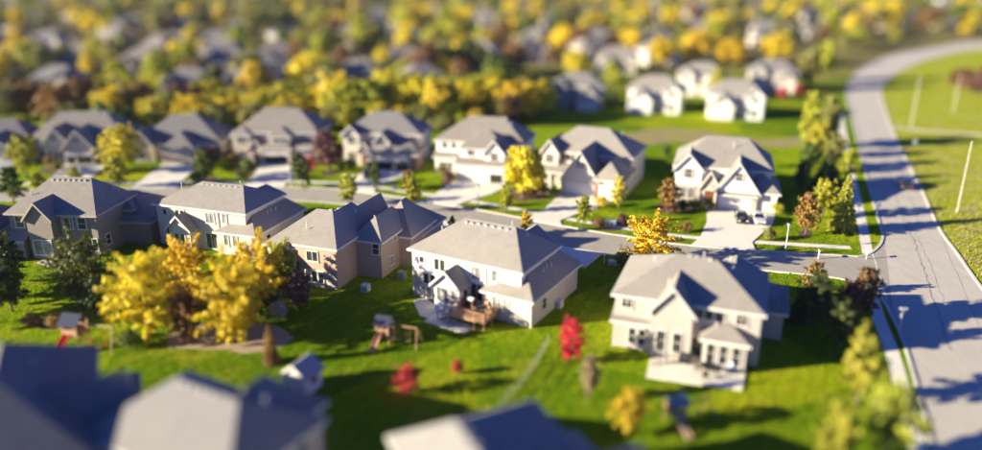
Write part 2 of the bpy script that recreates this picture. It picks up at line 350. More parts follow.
# thin sealed cracks and joints in the road
def crack(px, wd, z=.012, mat=None, jit=.18):
    l = pxline(px, 8); l = [p + Vector((rnd.uniform(-jit, jit), rnd.uniform(-jit, jit))) for p in l]
    mb = MB()
    for a, b in zip(l, l[1:]):
        t = (b - a).normalized(); nrm = Vector((-t.y, t.x)) * wd * rnd.uniform(.2, .5)
        mb.face([(*(a + nrm), z), (*(a - nrm), z), (*(b - nrm), z), (*(b + nrm), z)][::-1])
    mb.build('crack_seal', mat or plain('tar', (.27, .25, .22), .8), road)
crack([(905, 225), (914, 240), (919, 256), (926, 275), (934, 300), (942, 322), (950, 350)], .22)
crack([(908, 222), (918, 238), (930, 262), (936, 280), (946, 310)], .10)
crack([(915, 240), (924, 243), (932, 243)], .10); crack([(905, 249), (920, 250), (940, 251)], .08)
crack([(941, 235), (950, 258), (960, 280), (968, 300), (980, 330)], .09, jit=.05); crack([(885, 239.5), (895, 239), (906, 239.5)], .09)
crack([(893, 145), (900, 168), (908, 190), (916, 212), (920, 228)], .09, jit=.08)
crack([(872, 120), (882, 150), (893, 185), (903, 218), (908, 232)], .12, jit=.08)
crack([(896, 275), (930, 277), (966, 279)], .06); crack([(880, 200), (900, 199), (922, 198)], .06)
crack([(873, 254), (877, 268), (881, 282), (887, 300)], .26, .014, M['kerbc'], .01)

# ------------------------------------------------------------------ houses
WIN = {}
def win_mesh(w, h, cols, rows, mat):
    k = (w, h, cols, rows, mat.name)
    if k in WIN: return WIN[k]
    t = .11; m = MB()
    m.box(-w / 2 - t, -w / 2, -.10, .02, -t, h + t); m.box(w / 2, w / 2 + t, -.10, .02, -t, h + t)
    m.box(-w / 2, w / 2, -.098, .02, h, h + t); m.box(-w / 2 - .04 - t, w / 2 + .04 + t, -.15, .02, -t - .03, -.001)
    for c in range(1, cols): x = -w / 2 + w * c / cols; m.box(x - .03, x + .03, -.075, .02, 0, h)
    for r in range(1, rows): z = h * r / rows; m.box(-w / 2, w / 2, -.07, .02, z - .025, z + .025)
    p = MB(); p.box(-w / 2, w / 2, -.035, .015, .002, h - .002)
    a, b = m.mesh('window'), p.mesh('pane'); a.materials.append(trim); b.materials.append(mat); WIN[k] = (a, b); return WIN[k]
FROT = {'S': 0, 'E': R(90), 'N': R(180), 'W': R(-90)}
CACHE = {}
def cached(key, fn, mats):
    if key not in CACHE:
        me = fn().mesh(key if isinstance(key, str) else key[0])
        for m in (mats if isinstance(mats, (list, tuple)) else [mats]): me.materials.append(m)
        CACHE[key] = me
    return CACHE[key]
def vent_mb():
    m = MB(); m.hexa([(-.2, -.16, -.25), (.2, -.16, -.25), (.2, .16, -.25), (-.2, .16, -.25)], [(-.17, -.13, .1), (.17, -.13, .1), (.17, .13, .1), (-.17, .13, .1)]); m.box(-.22, .22, -.18, .18, .1, .15); return m
def pipe_mb():
    m = MB(); m.tube([(0, 0, -.4), (0, 0, .5)], .055, 8); m.tube([(0, 0, .48), (0, 0, .54)], .08, 8); return m
def shut_mb(): m = MB(); m.box(-.2, .2, -.06, .01, -.05, 1.45); [m.box(-.16, .16, -.08, -.05, z, z + .05) for z in (0, .2, .4, .6, .8, 1., 1.2)]; return m

class House:
    def __init__(s, name, label, org, ang, wall, roof, cat='house', group=None, trimm=None):
        s.o = thing(name, label, cat, (org[0], org[1], 0), R(ang), group); s.wall = wall; s.rm = roof; s.tr = trimm or trim
    def vol(s, x0, x1, y0, y1, e, roof='hip', pitch=33, oh=.42, z0=-.05, wall=None, ridge=None, peak=None, fas=True, back=True):
        """one block: walls plus its own roof. gable 'gy' faces the camera side, 'gx' has its gables at the two sides."""
        wall = wall or s.wall; t = math.tan(R(pitch)); m = MB()
        xm, ym = (x0 + x1) / 2, (y0 + y1) / 2
        if roof == 'gy' and peak: t = (peak - e) / ((x1 - x0) / 2)
        if roof == 'gx' and peak: t = (peak - e) / ((y1 - y0) / 2)
        zp = e + t * (x1 - x0) / 2 if roof == 'gy' else e + t * (y1 - y0) / 2
        F = [(x0, y0, z0), (x1, y0, z0), (x1, y0, e)] + ([(xm, y0, zp)] if roof == 'gy' else []) + [(x0, y0, e)]
        m.face(F)
        E_ = [(x1, y0, z0), (x1, y1, z0), (x1, y1, e)] + ([(x1, ym, zp)] if roof == 'gx' else []) + [(x1, y0, e)]; m.face(E_)
        if back:
            N_ = [(x1, y1, z0), (x0, y1, z0), (x0, y1, e)] + ([(xm, y1, zp)] if roof == 'gy' else []) + [(x1, y1, e)]; m.face(N_)
        W_ = [(x0, y1, z0), (x0, y0, z0), (x0, y0, e)] + ([(x0, ym, zp)] if roof == 'gx' else []) + [(x0, y1, e)]; m.face(W_)
        wo = m.build('wall', M[wall] if isinstance(wall, str) else wall, s.o)
        r = MB(); f = MB(); th = .16; rb1, rb2 = MB(), MB()
        X0, X1, Y0, Y1 = x0 - oh, x1 + oh, y0 - oh, y1 + oh
        if roof == 'hip':
            W, D = X1 - X0, Y1 - Y0
            if W >= D: ra, rb = (X0 + D / 2, ym), (X1 - D / 2, ym); rise = t * D / 2
            else: ra, rb = (xm, Y0 + W / 2), (xm, Y1 - W / 2); rise = t * W / 2
            if ridge: ra, rb = ridge[0], ridge[1]
            ze = e - oh * t; zr = ze + rise
            if ridge and len(ridge) > 2: zr = ridge[2]; ze = e - .2
            c = [(X0, Y0, ze), (X1, Y0, ze), (X1, Y1, ze), (X0, Y1, ze)]; A, B = (*ra, zr), (*rb, zr)
            alongx = abs(ra[0] - rb[0]) >= abs(ra[1] - rb[1]) and not (abs(W - D) < 1e-6 and not ridge)
            if W < D and not ridge: alongx = False
            if alongx: fs = [(c[0], c[1], B, A), (c[1], c[2], B), (c[2], c[3], A, B), (c[3], c[0], A)]
            else: fs = [(c[0], c[1], A), (c[1], c[2], B, A), (c[2], c[3], B), (c[3], c[0], A, B)]
            for q in fs:
                q2 = []
                for p in q:
                    if not q2 or (Vector(p) - Vector(q2[-1])).length > 1e-4: q2.append(p)
                if len(q2) > 2: r.face(q2)
            r.face([(x, y, z - .02) for x, y, z in reversed(c)])
            k = .07
            for (ax, ay), (bx, by) in (((X0, Y0), (X1, Y0)), ((X1, Y0), (X1, Y1)), ((X1, Y1), (X0, Y1)), ((X0, Y1), (X0, Y0))):
                x_0, x_1, y_0, y_1 = min(ax, bx), max(ax, bx), min(ay, by), max(ay, by)
                if x_0 == x_1: f.box(x_0 - .03, x_0 + .03, y_0 + .031, y_1 - .031, ze - .24, ze + .015)
                else: f.box(x_0 - .03, x_1 + .03, y_0 - .03, y_0 + .03, ze - .24, ze + .015)
            s.last = (ze, zr)
        elif roof in ('gy', 'gx'):
            L = lambda a, b, z: (a, b, z) if roof == 'gy' else (b, a, z)
            a0, a1, am, b0, b1 = (X0, X1, xm, Y0, Y1 if back else y1) if roof == 'gy' else (Y0, Y1, ym, X0, X1)
            ze = e - oh * t; zr = ze + t * (a1 - a0) / 2; n = 1 / math.sqrt(1 + t * t); dz = th / n
            for sgn, ae in ((-1, a0), (1, a1)):
                b_ = [L(ae, b0, ze - dz), L(am, b0, zr - dz), L(am, b1, zr - dz), L(ae, b1, ze - dz)]; t_ = [L(ae, b0, ze), L(am, b0, zr), L(am, b1, zr), L(ae, b1, ze)]
                if (sgn < 0) != (roof == 'gy'): b_, t_ = b_[::-1], t_[::-1]
                r.hexa(b_, t_)
                # rake boards on the two gable ends, gutter board on the eave
                for bb, dd, f in ((b0, -.03, rb1), (b1, .03, rb2)):
                    q0, q1 = bb + dd, bb - dd * .4
                    if dd > 0: q0, q1 = q1, q0
                    bt = [L(ae, q0, ze - .3), L(am, q0, zr - .3), L(am, q1, zr - .3), L(ae, q1, ze - .3)]; tp = [L(ae, q0, ze + .02), L(am, q0, zr + .02), L(am, q1, zr + .02), L(ae, q1, ze + .02)]
                    if (sgn < 0) != (roof == 'gy'): bt, tp = bt[::-1], tp[::-1]
                    f.hexa(bt, tp)
            s.last = (ze, zr)
        elif roof == 'shed':                     # slopes down to the camera side
            ze = e - oh * t; zr = e + t * (y1 - y0); dz = .16
            r.hexa([(X0, Y0, ze - dz), (X1, Y0, ze - dz), (X1, y1, zr - dz), (X0, y1, zr - dz)], [(X0, Y0, ze), (X1, Y0, ze), (X1, y1, zr), (X0, y1, zr)])
            f.box(X0 - .02, X1 + .02, Y0 - .04, Y0 - .001, ze - .26, ze + .01)
        ro = r.build('roof', s.rm, s.o)
        if fas and f.f and f not in (rb1, rb2): f.build('fascia', s.tr, ro)
        if fas:
            for b_ in (rb1, rb2):
                if b_.f: b_.build('rake_board', s.tr, ro)
        return wo, ro
    def win(s, face, u, v, z, w=1.0, h=1.4, cols=1, rows=2, mat=None, shutters=None):
        """u: position along the face (local x for S/N, local y for E/W); v: the face's own coordinate"""
        a, b = win_mesh(w, h, cols, rows, mat or pane)
        d = .0
        loc = {'S': (u, v - d, z), 'N': (u, v + d, z), 'E': (v + d, u, z), 'W': (v - d, u, z)}[face]
        o = link('window', a, None, s.o, loc, FROT[face]); link('pane', b, None, o)
        if shutters:
            me = cached(('shutter', shutters.name), shut_mb, shutters)
            for k in (-1, 1): link('shutter', me, None, o, (k * (w / 2 + .32), 0, 0))
        return o
    def wins(s, face, us, v, z, **k):
        for u in us: s.win(face, u, v, z, **k)
    def garage(s, u, v, w=4.9, h=2.25, mat=None, opened=False, face='S'):
        m = MB(); m.box(-w / 2 - .14, -w / 2, -.08, .02, 0, h + .14); m.box(w / 2, w / 2 + .14, -.08, .02, 0, h + .14); m.box(-w / 2, w / 2, -.079, .02, h, h + .14)
        loc = (u, v, .03) if face == 'S' else (v, u, .03)
        fr = m.build('garage_door', s.tr, s.o, loc, FROT[face])
        if opened: p = MB(); p.box(-w / 2, w / 2, -.02, .01, 0, h - .3); p.build('shade_panel', dark, fr)  # flat panel; its near-black colour stands for the shade inside the garage
        n = max(2, round(w / 1.2)); rows = 4; me = ('door_panel', round(w / n, 3), h, (mat or gdoor).name)
        def pm():
            q = MB(); W, Hh = w / n, h / rows; q.box(-W / 2, W / 2, -.035, .012, 0, Hh - .012); q.box(-W / 2 + .12, W / 2 - .12, -.055, -.035, .1, Hh - .11); return q
        mm = cached(me, pm, mat or gdoor)
        for r in range(rows):
            if opened and r < rows - 1: continue
            for c in range(n): link('door_panel', mm, None, fr, (-w / 2 + w * (c + .5) / n, 0, r * h / rows))
    def door(s, u, v, face='S', mat=None, w=1.05, h=2.15, z=.05):
        m = MB(); m.box(-w / 2 - .16, -w / 2, -.1, .02, 0, h + .16); m.box(w / 2, w / 2 + .16, -.1, .02, 0, h + .16); m.box(-w / 2, w / 2, -.099, .02, h, h + .16)
        m.box(-w / 2, w / 2, -.03, .01, 0, h, 1); m.box(-w / 2 + .15, w / 2 - .15, -.05, -.03, h * .5, h - .2, 1); m.box(-w / 2 + .15, w / 2 - .15, -.05, -.03, .2, h * .42, 1)
        loc = (u, v, z) if face == 'S' else (v, u, z)
        d = m.build('door', [s.tr, mat or wooddoor], s.o, loc, FROT[face])
        k = MB(); k.tube([(w / 2 - .12, -.11, 1.0), (w / 2 - .12, -.03, 1.0)], .04, 8); k.build('handle', steel, d)
    def vents(s, pts):
        me = cached('roof_vent', vent_mb, ventm)
        for p in pts: link('roof_vent', me, None, s.o, p)
    def pipes(s, pts):
        me = cached('vent_pipe', pipe_mb, polewhite)
        for p in pts: link('vent_pipe', me, None, s.o, p)
    def col(s, x, y, h, r=.16, mat=None, z=0):
        m = MB(); m.box(x - r, x + r, y - r, y + r, z, h); m.box(x - r - .07, x + r + .07, y - r - .07, y + r + .07, z, z + .5 * min(1, h - z)); m.box(x - r - .05, x + r + .05, y - r - .05, y + r + .05, h - .12, h - .002)
        m.build('column', mat or s.tr, s.o)
    def facing(s, x0, x1, y, z1, mat='ledgestone', z0=-.04, name='stone_facing'):
        m = MB(); m.box(x0, x1, y - .09, y + .05, z0, z1); m.build(name, M[mat], s.o)
    def downspout(s, x, y, h):
        m = MB(); m.box(x - .05, x + .05, y - .05, y + .05, 0, h); m.build('downspout', s.tr, s.o)

def org_from_eave(px, e, ang, oh=.42, pitch=33):
    """wall corner (near left) of a house whose near-left eave tip is seen at px"""
    p = G(px[0], px[1], e - oh * math.tan(R(pitch))); c, s_ = math.cos(R(ang)), math.sin(R(ang))
    return (p.x + c * oh - s_ * oh, p.y + s_ * oh + c * oh)
def org_base(px): p = G(*px); return (p.x, p.y)
def org_anchor(px, z, lx, ly, ang):
    p = G(px[0], px[1], z); c, s_ = math.cos(R(ang)), math.sin(R(ang)); return (p.x - c * lx + s_ * ly, p.y - s_ * lx - c * ly)
E_, GE = 6.2, 3.5
def rz_at(h, x): return h
# --- F0: far left, dark tan, rear towards us
a = -5; o = org_from_eave((3, 214), E_, a)
h = House('house', 'grey tan two storey house with many ridge vents above a large dark evergreen', o, a, 'wall_greytan', M['roof_taupe2'], trimm=trimd)
h.vol(0, 12.2, 0, 9.6, E_, ridge=((3.7, 4.9), (9.4, 4.9), 9.75)); h.vol(9.0, 16.4, 5.6, 15.5, 3.5, 'hip', 31); h.vol(9.3, 13.4, 6.6, 13, 5.0, 'hip', 32)
h.vol(3.4, 6.8, -1.4, 4, E_ - .15, 'gy', peak=8.05); h.vol(-.1, 2.6, -1.7, 1.5, 2.9, 'shed', 20)
h.wins('S', (1.4, 8.3, 10.2), 0, 4.0, w=1.1, h=1.5); h.win('S', 8.0, 0, 4.0, 1.0, 1.5); h.win('S', 5.1, -1.4, .7, 2.4, 2.0, 2, 1, panel); h.win('S', .8, -1.7, .9, .9, 1.3); h.win('S', 11.2, 0, 1, 1.4, 1.6, 2)
h.wins('E', (2, 7), 12.2, 1.2); h.door(3.0, 0, mat=gdoort)
h.vents([(4.1 + i * .78, 4.4, 9.42) for i in range(7)]); h.pipes([(2.2, 2.2, 7.8), (11.3, 6.5, 7.9), (11.6, 7.2, 7.6)])
F0 = h
a = 4; h = House('house', 'dark roofed house just beyond the tall dark trees of the left lawn', org_from_eave((-165, 226), E_, a), a, 'wall_tan', M['roof_darkroof'])
h.vol(0, 13, 0, 9.6, E_, ridge=((4, 4.9), (9.6, 4.9), 9.6)); h.vol(9, 16.5, 4.6, 13, 3.5, 'hip', 32); h.vol(3, 6.8, -1.4, 4, E_ - .2, 'gy', peak=8); h.wins('S', (1.5, 8.5, 11), 0, 4.0); h.wins('S', (4.2, 5.6), -1.4, 1.0); h.wins('E', (2, 7), 13, 4.0)
# --- F1 and F3 share a plan
def plan_f(px, ang, label, wall, roof, porch, ZR, E_=6.2, GE=3.5):
    o = org_from_eave(px, E_, ang)
    h = House('house', label, o, ang, wall, roof)
    h.vol(0, 14.5, 0, 9.2, E_, ridge=((4.7, 4.5), (11.4, 4.5), ZR)); h.vol(8.6, 14.3, 5, 9.4, E_ - .1, 'gy', peak=ZR - 1.25)
    h.vol(1.6, 7.2, 6.0, 11.5, 3.6, 'hip', 33); h.vol(2.4, 8.6, 9.6, 15, 3.7, 'hip', 33)  # last block: front wing hidden behind the roof, added for its street shadow
    h.vol(10.4, 16.3, -.9, 11.4, GE, ridge=((14.45, 1.5), (14.45, 9.8), 5.3), wall='wall_cream')
    h.vol(4.6, 7.9, -2.3, 3, 3.7, 'gy', peak=5.3) if porch else h.vol(3.0, 6.4, -1.5, 3, 3.5, 'gy', peak=5.2)
    h.vents([(6.8 + i * .95, 4.05, ZR - .3) for i in range(5)]); h.vents([(5.1, 4.0, ZR - .34), (5.9, 4.0, ZR - .34)])
    h.pipes([(12.6, 5.2, ZR - 1.2), (15.2, 4.2, 4.7), (15.3, 6.0, 4.65), (15.15, 5.1, 4.75), (2.6, 2.6, 7.9), (10.9, 4.6, ZR + .05)])
    h.wins('S', (3.5, 4.3), 0, 4.0, w=.62, h=1.35, rows=1); h.win('S', 1.4, 0, 4.5, .6, .7, 1, 1)
    h.wins('S', (8.5, 9.2), 0, 4.0, w=.58, h=1.4, rows=1, mat=panel); h.win('S', 11.2, 0, 4.2, .62, 1.3, 1, 1, panel)
    h.wins('S', (11.8, 13.2), -.9, 1.4, w=.62, h=1.5, rows=1, mat=panel); h.win('E', 5.5, 14.5, 4.7, 1.0, .8, 2, 1, panel); h.win('E', 2.2, 16.3, 1.2, .9, 1.2)
    h.downspout(16.4, -.7, 3.2); h.downspout(-.08, .25, 5.8); h.downspout(10.1, -.12, 5.8)
    h.garage(3.6, 15.27, 2.4, 2.2, face='E') if False else None
    return h
h = plan_f((151, 204), -18, 'cream two storey house rising behind the cluster of yellow trees', 'wall_cream', M['roof_taupe'], False, 8.35); F1 = h
h.wins('S', (1.7, 2.5), 0, .9, w=.62, h=1.5, rows=1); h.wins('S', (4.2, 5.2), -1.5, 1.0, w=.7, h=1.5, rows=1); h.win('S', 8.7, 0, .3, 1.7, 2.1, 2, 1)
h = plan_f((407, 249), -30, 'white two storey house with a wooden deck at its back', 'wall_white', M['roof_taupe'], True, 9.25); F3 = h
h.facing(.02, 4.55, 0, 3.3); h.wins('S', (2.0, 2.95, 3.9), -.09, 2.0, w=.72, h=1.25, rows=1); h.wins('S', (1.55, 2.35, 3.15, 3.95), -.09, .25, w=.62, h=1.3, rows=1, mat=panel)
h.wins('S', (5.3, 6.25, 7.2), -2.3, 1.4, w=.55, h=1.7, rows=1, mat=panel); h.win('S', 8.9, 0, 1.35, 1.5, 2.0, 2, 1); h.win('E', -1.0, 7.9, 1.5, .8, 1.6, 1, 1)
# --- F2 : peach gable side
a = -20; E2 = 5.6; o = org_from_eave((291.5, 243), E2, a)
h = House('house', 'peach sided house with staggered roofs beside the white house', o, a, 'wall_peach', M['roof_taupe']); F2 = h
h.vol(.4, 5.7, -.4, 10.2, E2, ridge=((3.05, 3.8), (3.05, 8.4), 8.4)); h.vol(-5.2, 4.8, 1.0, 11.5, E2 - 1.2, ridge=((-.8, 6.2), (1.5, 6.2), 7.7), wall='wall_cream')
h.vol(5.4, 9.2, 4.4, 13.0, 5.2, ridge=((7.5, 6.6), (7.5, 11.0), 7.5)); h.vol(5.6, 10.8, 9.4, 16.5, 4.4, ridge=((8.1, 12.6), (8.1, 14.0), 7.9)); h.vol(1.6, 5.5, 7, 15, 4.0, 'gy', peak=7.7)
h.vol(-3.8, -.4, -1.6, 3, 3.2, 'gy', peak=4.7, wall='wall_cream'); h.vol(3.4, 10.4, 13.5, 21, 3.4, 'hip', 38)
h.facing(.5, 5.6, -.4, 2.3); h.wins('S', (1.7, 2.6, 3.5), -.49, .7, w=.68, h=1.4, rows=1); h.win('S', 2.4, -.4, 3.4, 1.5, 1.2, 2, 1); h.wins('S', (-2.7, -1.5), -1.6, .8, w=.7, h=1.5, rows=1)
h.win('S', 8.5, 4.4, 3.3, .85, 1.4); h.win('E', 7.0, 9.2, 1.0, .9, 1.1, 1, 1, panel); h.win('E', 11, 10.6, 1.2, 1, 1.4); h.wins('E', (8.2, 9.0), 9.2, 3.9, w=.5, h=.9, rows=1, mat=panel)
h.vents([(1.2, 6.3, 7.65), (2.0, 6.4, 7.6), (2.9, 5.5, 8.25), (2.9, 7.6, 8.25)]); h.pipes([(4.2, 7.3, 7.4), (7.1, 7.0, 6.9), (7.6, 10.2, 6.7), (-.5, 3.2, 6.4)]); h.downspout(5.55, 3.95, 4.9)
h.door(-.1, 1.0, mat=gdoor)
# --- F4 : cream house with patio
a = -20; E4 = 6.0; o = org_from_eave((611, 294.5), E4, a)
h = House('house', 'cream house with rear gable, long windows and pale stone patio', o, a, 'wall_beige', M['roof_taupe']); F4 = h
h.vol(0, 14.2, 0, 10.6, E4, ridge=((5.4, 5.3), (9.2, 5.3), 8.9)); h.vol(8.3, 14.0, 6, 11.2, E4 - .3, 'gy', peak=7.1); h.vol(-.05, 6.5, 7.5, 14.5, 3.9, 'hip', 33); h.vol(11, 16.5, 6.6, 13.4, 3.5, 'hip', 30)
h.vol(3.9, 7.9, -1.3, 4, E4 - .5, 'gy', peak=7.9); h.vol(9.1, 13.2, -1.9, 2, 3.4, 'hip', 28, .35); h.vol(-.03, 3.87, -.5, 2, 3.2, 'shed', 22, .3); h.vol(6.8, 11.2, 10, 14.2, 4.0, 'hip', 30)  # last block: unseen street-side wing, put in to cast shade on the street
h.win('S', 1.2, 0, 4.4, 1.0, 1.3, 2, 2); h.win('S', 12.4, 0, 4.3, 1.0, 1.3, 2, 2); h.wins('S', (8.4, 9.3, 10.4), 0, 4.4, w=.8, h=1.1, rows=1)
h.wins('S', (5.0, 6.6), -1.3, .9, w=.85, h=2.1, rows=2); h.wins('S', (9.9, 11.1, 12.3), -1.9, .75, w=.75, h=2.0, rows=2); h.wins('S', (2.0, 3.0), -.5, .7, w=.7, h=1.7); h.door(8.5, 0, mat=plain('door_glass', (.03, .035, .04), .1))
h.wins('E', (2.4, 5), 14.2, 1.2); h.win('W', 4, 0, 4.2)
h.vents([(6.6, 5.2, 8.8), (7.3, 5.2, 8.8), (8.7, 5.0, 8.8)]); h.pipes([(8.0, 5.4, 8.9), (11.0, 5.2, 7.7), (10.6, 7.6, 7.9), (3.0, 5.6, 7.6), (5.2, .3, 7.5)]); h.downspout(14.3, .2, 5.6)

# --- B row: fronts across the street
a = -17; h = House('house', 'white house with steep front gables and two cars on its driveway', org_base((715, 209)), a, 'wall_white', M['roof_taupe']); B6 = h
h.vol(-6.9, 8.1, 3.4, 15, 6.2, ridge=((-2.2, 9.2), (4.2, 9.2), 10.0)); h.vol(0, 6.3, 0, 8, 3.5, 'gy', peak=7.9); h.vol(6.0, 9.3, .5, 8.4, 3.4, ridge=((6.2, 3.8), (6.2, 6.4), 6.2)); h.vol(-6.85, -2.6, 2.6, 8, 5.9, 'gy', peak=8.3); h.vol(-2.4, .2, 2.0, 6, 3.5, 'gy', peak=5.7, wall='ledgestone')
h.facing(-6.8, -2.65, 2.6, 3.0); h.garage(2.9, 0, 4.9, opened=False); h.garage(7.75, .5, 2.5); h.win('S', 3.15, 0, 5.0, .9, 1.2, 2, 2, shutters=trimd); h.win('S', -4.75, 2.6, 4.2, 1.0, 1.5, 2, 2, shutters=trimd); h.wins('S', (-5.4, -4.1), 2.51, .8, w=.85, h=1.7, cols=2, rows=3); h.door(-1.1, 2.0, w=1.6, h=2.4)
h.facing(.05, .42, 0, 2.6); h.facing(5.5, 6.2, 0, 2.6); h.pipes([(2.0, 7, 9.0)])
h.vol(.1, 6.2, -.55, .3, 2.75, 'shed', 30, .1, z0=2.45)
a = -24; h = House('house', 'beige house with a three car garage under one big gable', org_base((562, 194.5)), a, 'wall_cream', M['roof_taupe']); B5 = h
h.vol(-5.8, 10.2, 6.2, 16.2, 6.2, ridge=((-1.0, 11.0), (4.8, 11.0), 9.8)); h.vol(0, 6.1, 0, 9, 3.5, 'gy', peak=8.0); h.vol(5.9, 10.3, .1, 8.6, 3.6, ridge=((8.2, .2), (8.2, 5.2), 6.6)); h.vol(-5.75, -2.7, 5.2, 11, 6.1, 'gy', peak=8.2); h.vol(-5.7, -.05, 3.6, 6.4, 3.0, 'shed', 20, wall='ledgestone', z0=2.6)
h.garage(3.0, 0, 4.9); h.garage(7.6, .1, 2.4); h.wins('S', (2.7, 3.4), 0, 5.0, w=.4, h=1.1, rows=1); h.wins('S', (-2.0, -1.1, -.2), 6.2, 4.4, w=.7, h=1.3); h.win('S', -4.3, 5.2, 4.0, 1.3, 1.5, 2, 2); h.win('S', -4.3, 5.2, .8, 1.3, 1.6, 2, 2); h.door(-1.6, 6.2, z=.05)
for x in (-5.4, -3.6, -1.8, -.4): h.col(x, 3.8, 2.7, .14)
h.facing(5.62, 6.2, 0, 3.2, 'brick'); h.pipes([(7.0, 11.5, 8.8), (8, 12.5, 8.0)])
a = -14; h = House('house', 'off white two storey house behind a clump of upright yellow trees', org_base((457, 181)), a, 'wall_white', M['roof_taupe2']); B4 = h
h.vol(-5.6, 11.2, 5.6, 15.4, 6.3, ridge=((-.2, 10.6), (6.4, 10.6), 10.0)); h.vol(.2, 8.7, 1.4, 9, 6.2, 'hip', 33); h.vol(0, 8.9, 0, 2.0, 3.5, 'shed', 26); h.vol(4.9, 8.5, .9, 6, 5.6, 'gy', peak=7.8); h.vol(-5.5, -.2, 4.4, 7, 3.4, 'shed', 24)
h.garage(2.8, 0, 4.9); h.garage(7.3, 0, 2.3, opened=True); h.win('S', 6.7, .9, 4.0, 1.2, 1.4, 2); h.win('S', 2.2, 1.4, 4.6, 1.2, 1.1, 2, 1); h.wins('S', (-4.4, -3.5, -2.6), 4.4, .8, w=.75, h=1.5); h.wins('S', (-4.0, -2.2), 5.6, 4.6, w=.9, h=1.2); h.door(-.9, 4.4); h.facing(-5.4, -1.7, 4.4, .8)
h.vents([(6.6, 10.4, 9.9)]); h.pipes([(8, 9, 9)])
a = -8; h = House('house', 'cream and brick house with slate blue shaded garage roof', org_base((366.7, 169.4)), a, 'wall_cream', M['roof_greyroof']); B3 = h
h.vol(-5.7, 9.6, 4.6, 13.8, 6.2, ridge=((-.8, 9.2), (4.4, 9.2), 9.6)); h.vol(0, 9.9, 0, 8.2, 3.4, ridge=((3.0, 4.2), (7.2, 4.2), 5.9), wall='brick'); h.vol(1.4, 4.2, 1.4, 6, 5.4, 'gy', peak=7.0); h.vol(-5.6, -2.4, 3.6, 7.5, 6.0, 'gy', peak=7.7); h.vol(-2.5, .1, 2.8, 5.5, 3.2, 'gy', peak=4.7)
h.facing(.05, 8.4, 0, 3.2, 'ledgestone'); h.garage(2.8, -.09, 4.9, opened=True); h.garage(7.0, -.09, 2.5, opened=True); h.win('S', 2.8, 1.4, 4.4, 1.1, 1.2, 2); h.win('S', -4.0, 3.6, 4.1, 1.3, 1.5, 2); h.win('S', -4.0, 3.6, .8, 1.5, 1.6, 2); h.door(-1.2, 2.8)
h.wins('S', (6, 8), 4.6, 4.7, w=.9, h=1.1); h.wins('E', (3, 6), 9.9, 1.2); h.vents([(2.5, 9, 9.5)])
a = -2; h = House('house', 'tan house with hipped dormer over an open garage', org_base((262, 164)), a, 'wall_tan', M['roof_taupe2']); B2 = h
h.vol(-5.8, 11.0, 2.6, 12.6, 6.0, ridge=((-.8, 7.6), (5.9, 7.6), 9.8)); h.vol(0, 5.9, 0, 6, 3.4, 'hip', 32); h.vol(1.6, 5.7, .8, 7, 5.6, 'hip', 32); h.vol(5.7, 11.2, .7, 9, 3.3, 'hip', 32); h.vol(-5.9, -2.4, 1.3, 6, 5.7, 'hip', 32); h.vol(-2.6, .1, .9, 4, 3.2, 'gy', peak=4.8)
h.facing(.05, .5, 0, 3.0); h.facing(5.4, 5.85, 0, 3.0); h.garage(2.95, 0, 4.7, opened=True); h.wins('S', (2.8, 3.7, 4.6), .8, 4.1, w=.7, h=1.2, rows=1); h.win('S', -4.2, 1.3, 3.9, 1.4, 1.3, 2); h.win('S', -4.2, 1.3, .7, 1.6, 1.6, 2); h.door(-1.2, .9); h.garage(8.4, .7, 2.4)
a = 3; h = House('house', 'low tan house with a steep blue shaded hip roof beside a white driveway', org_base((163, 165)), a, 'wall_tan', M['roof_greyroof']); B1 = h
h.vol(-6.6, 10.4, 4, 16, 3.6, ridge=((-.5, 9.5), (4.5, 9.5), 8.2)); h.vol(0, 6.2, 0, 9, 3.5, 'hip', 36); h.vol(-6.5, -2.4, 2.4, 9, 3.5, 'gy', peak=6.3)
h.facing(.03, .6, 0, 3.0); h.facing(5.6, 6.17, 0, 3.0); h.garage(3.1, 0, 4.9, mat=gdoort); h.win('S', -4.5, 2.4, .8, 1.5, 1.6, 2); h.door(-1.3, 4); h.wins('S', (7.6, 9), 4, 1.0, w=1.0, h=1.4)
a = 6; h = House('house', 'tan house with twin pale front gables over the garage', org_base((66, 165)), a, 'wall_tan', M['roof_taupe2']); B0 = h
h.vol(-8.0, 10, 4, 15, 4.4, ridge=((-3.2, 9.2), (5.6, 9.2), 8.9)); h.vol(0, 5.6, 0, 8, 3.6, 'gy', peak=6.9, wall='wall_beige'); h.vol(5.3, 9.6, 1.2, 8, 3.5, 'hip', 34); h.vol(-4.2, .6, 1.4, 9, 4.2, 'gy', peak=7.2, wall='wall_beige')
h.garage(2.8, 0, 4.7, opened=True); h.garage(7.5, 1.2, 2.4, opened=True); h.win('S', 2.8, 0, 4.2, .9, 1.1, 2); h.win('S', -1.9, 1.4, 4.4, .9, 1.2, 2); h.wins('S', (-3.2, -2.0, -.9), 1.4, .8, w=.7, h=1.6); h.door(-5.6, 4); h.vents([(4, 9, 8.8)])
a = 8; h = House('house', 'low dark roofed house half hidden behind the yellow green yard trees', org_base((-18, 168)), a, 'wall_taupe', M['roof_darkroof'])
h.vol(-7, 8.6, 3, 14, 3.8, ridge=((-2, 8.5), (4, 8.5), 8.0)); h.vol(0, 6, 0, 8, 3.5, 'gy', peak=6.2); h.garage(3, 0); h.wins('S', (-5, -2), 3, 1)
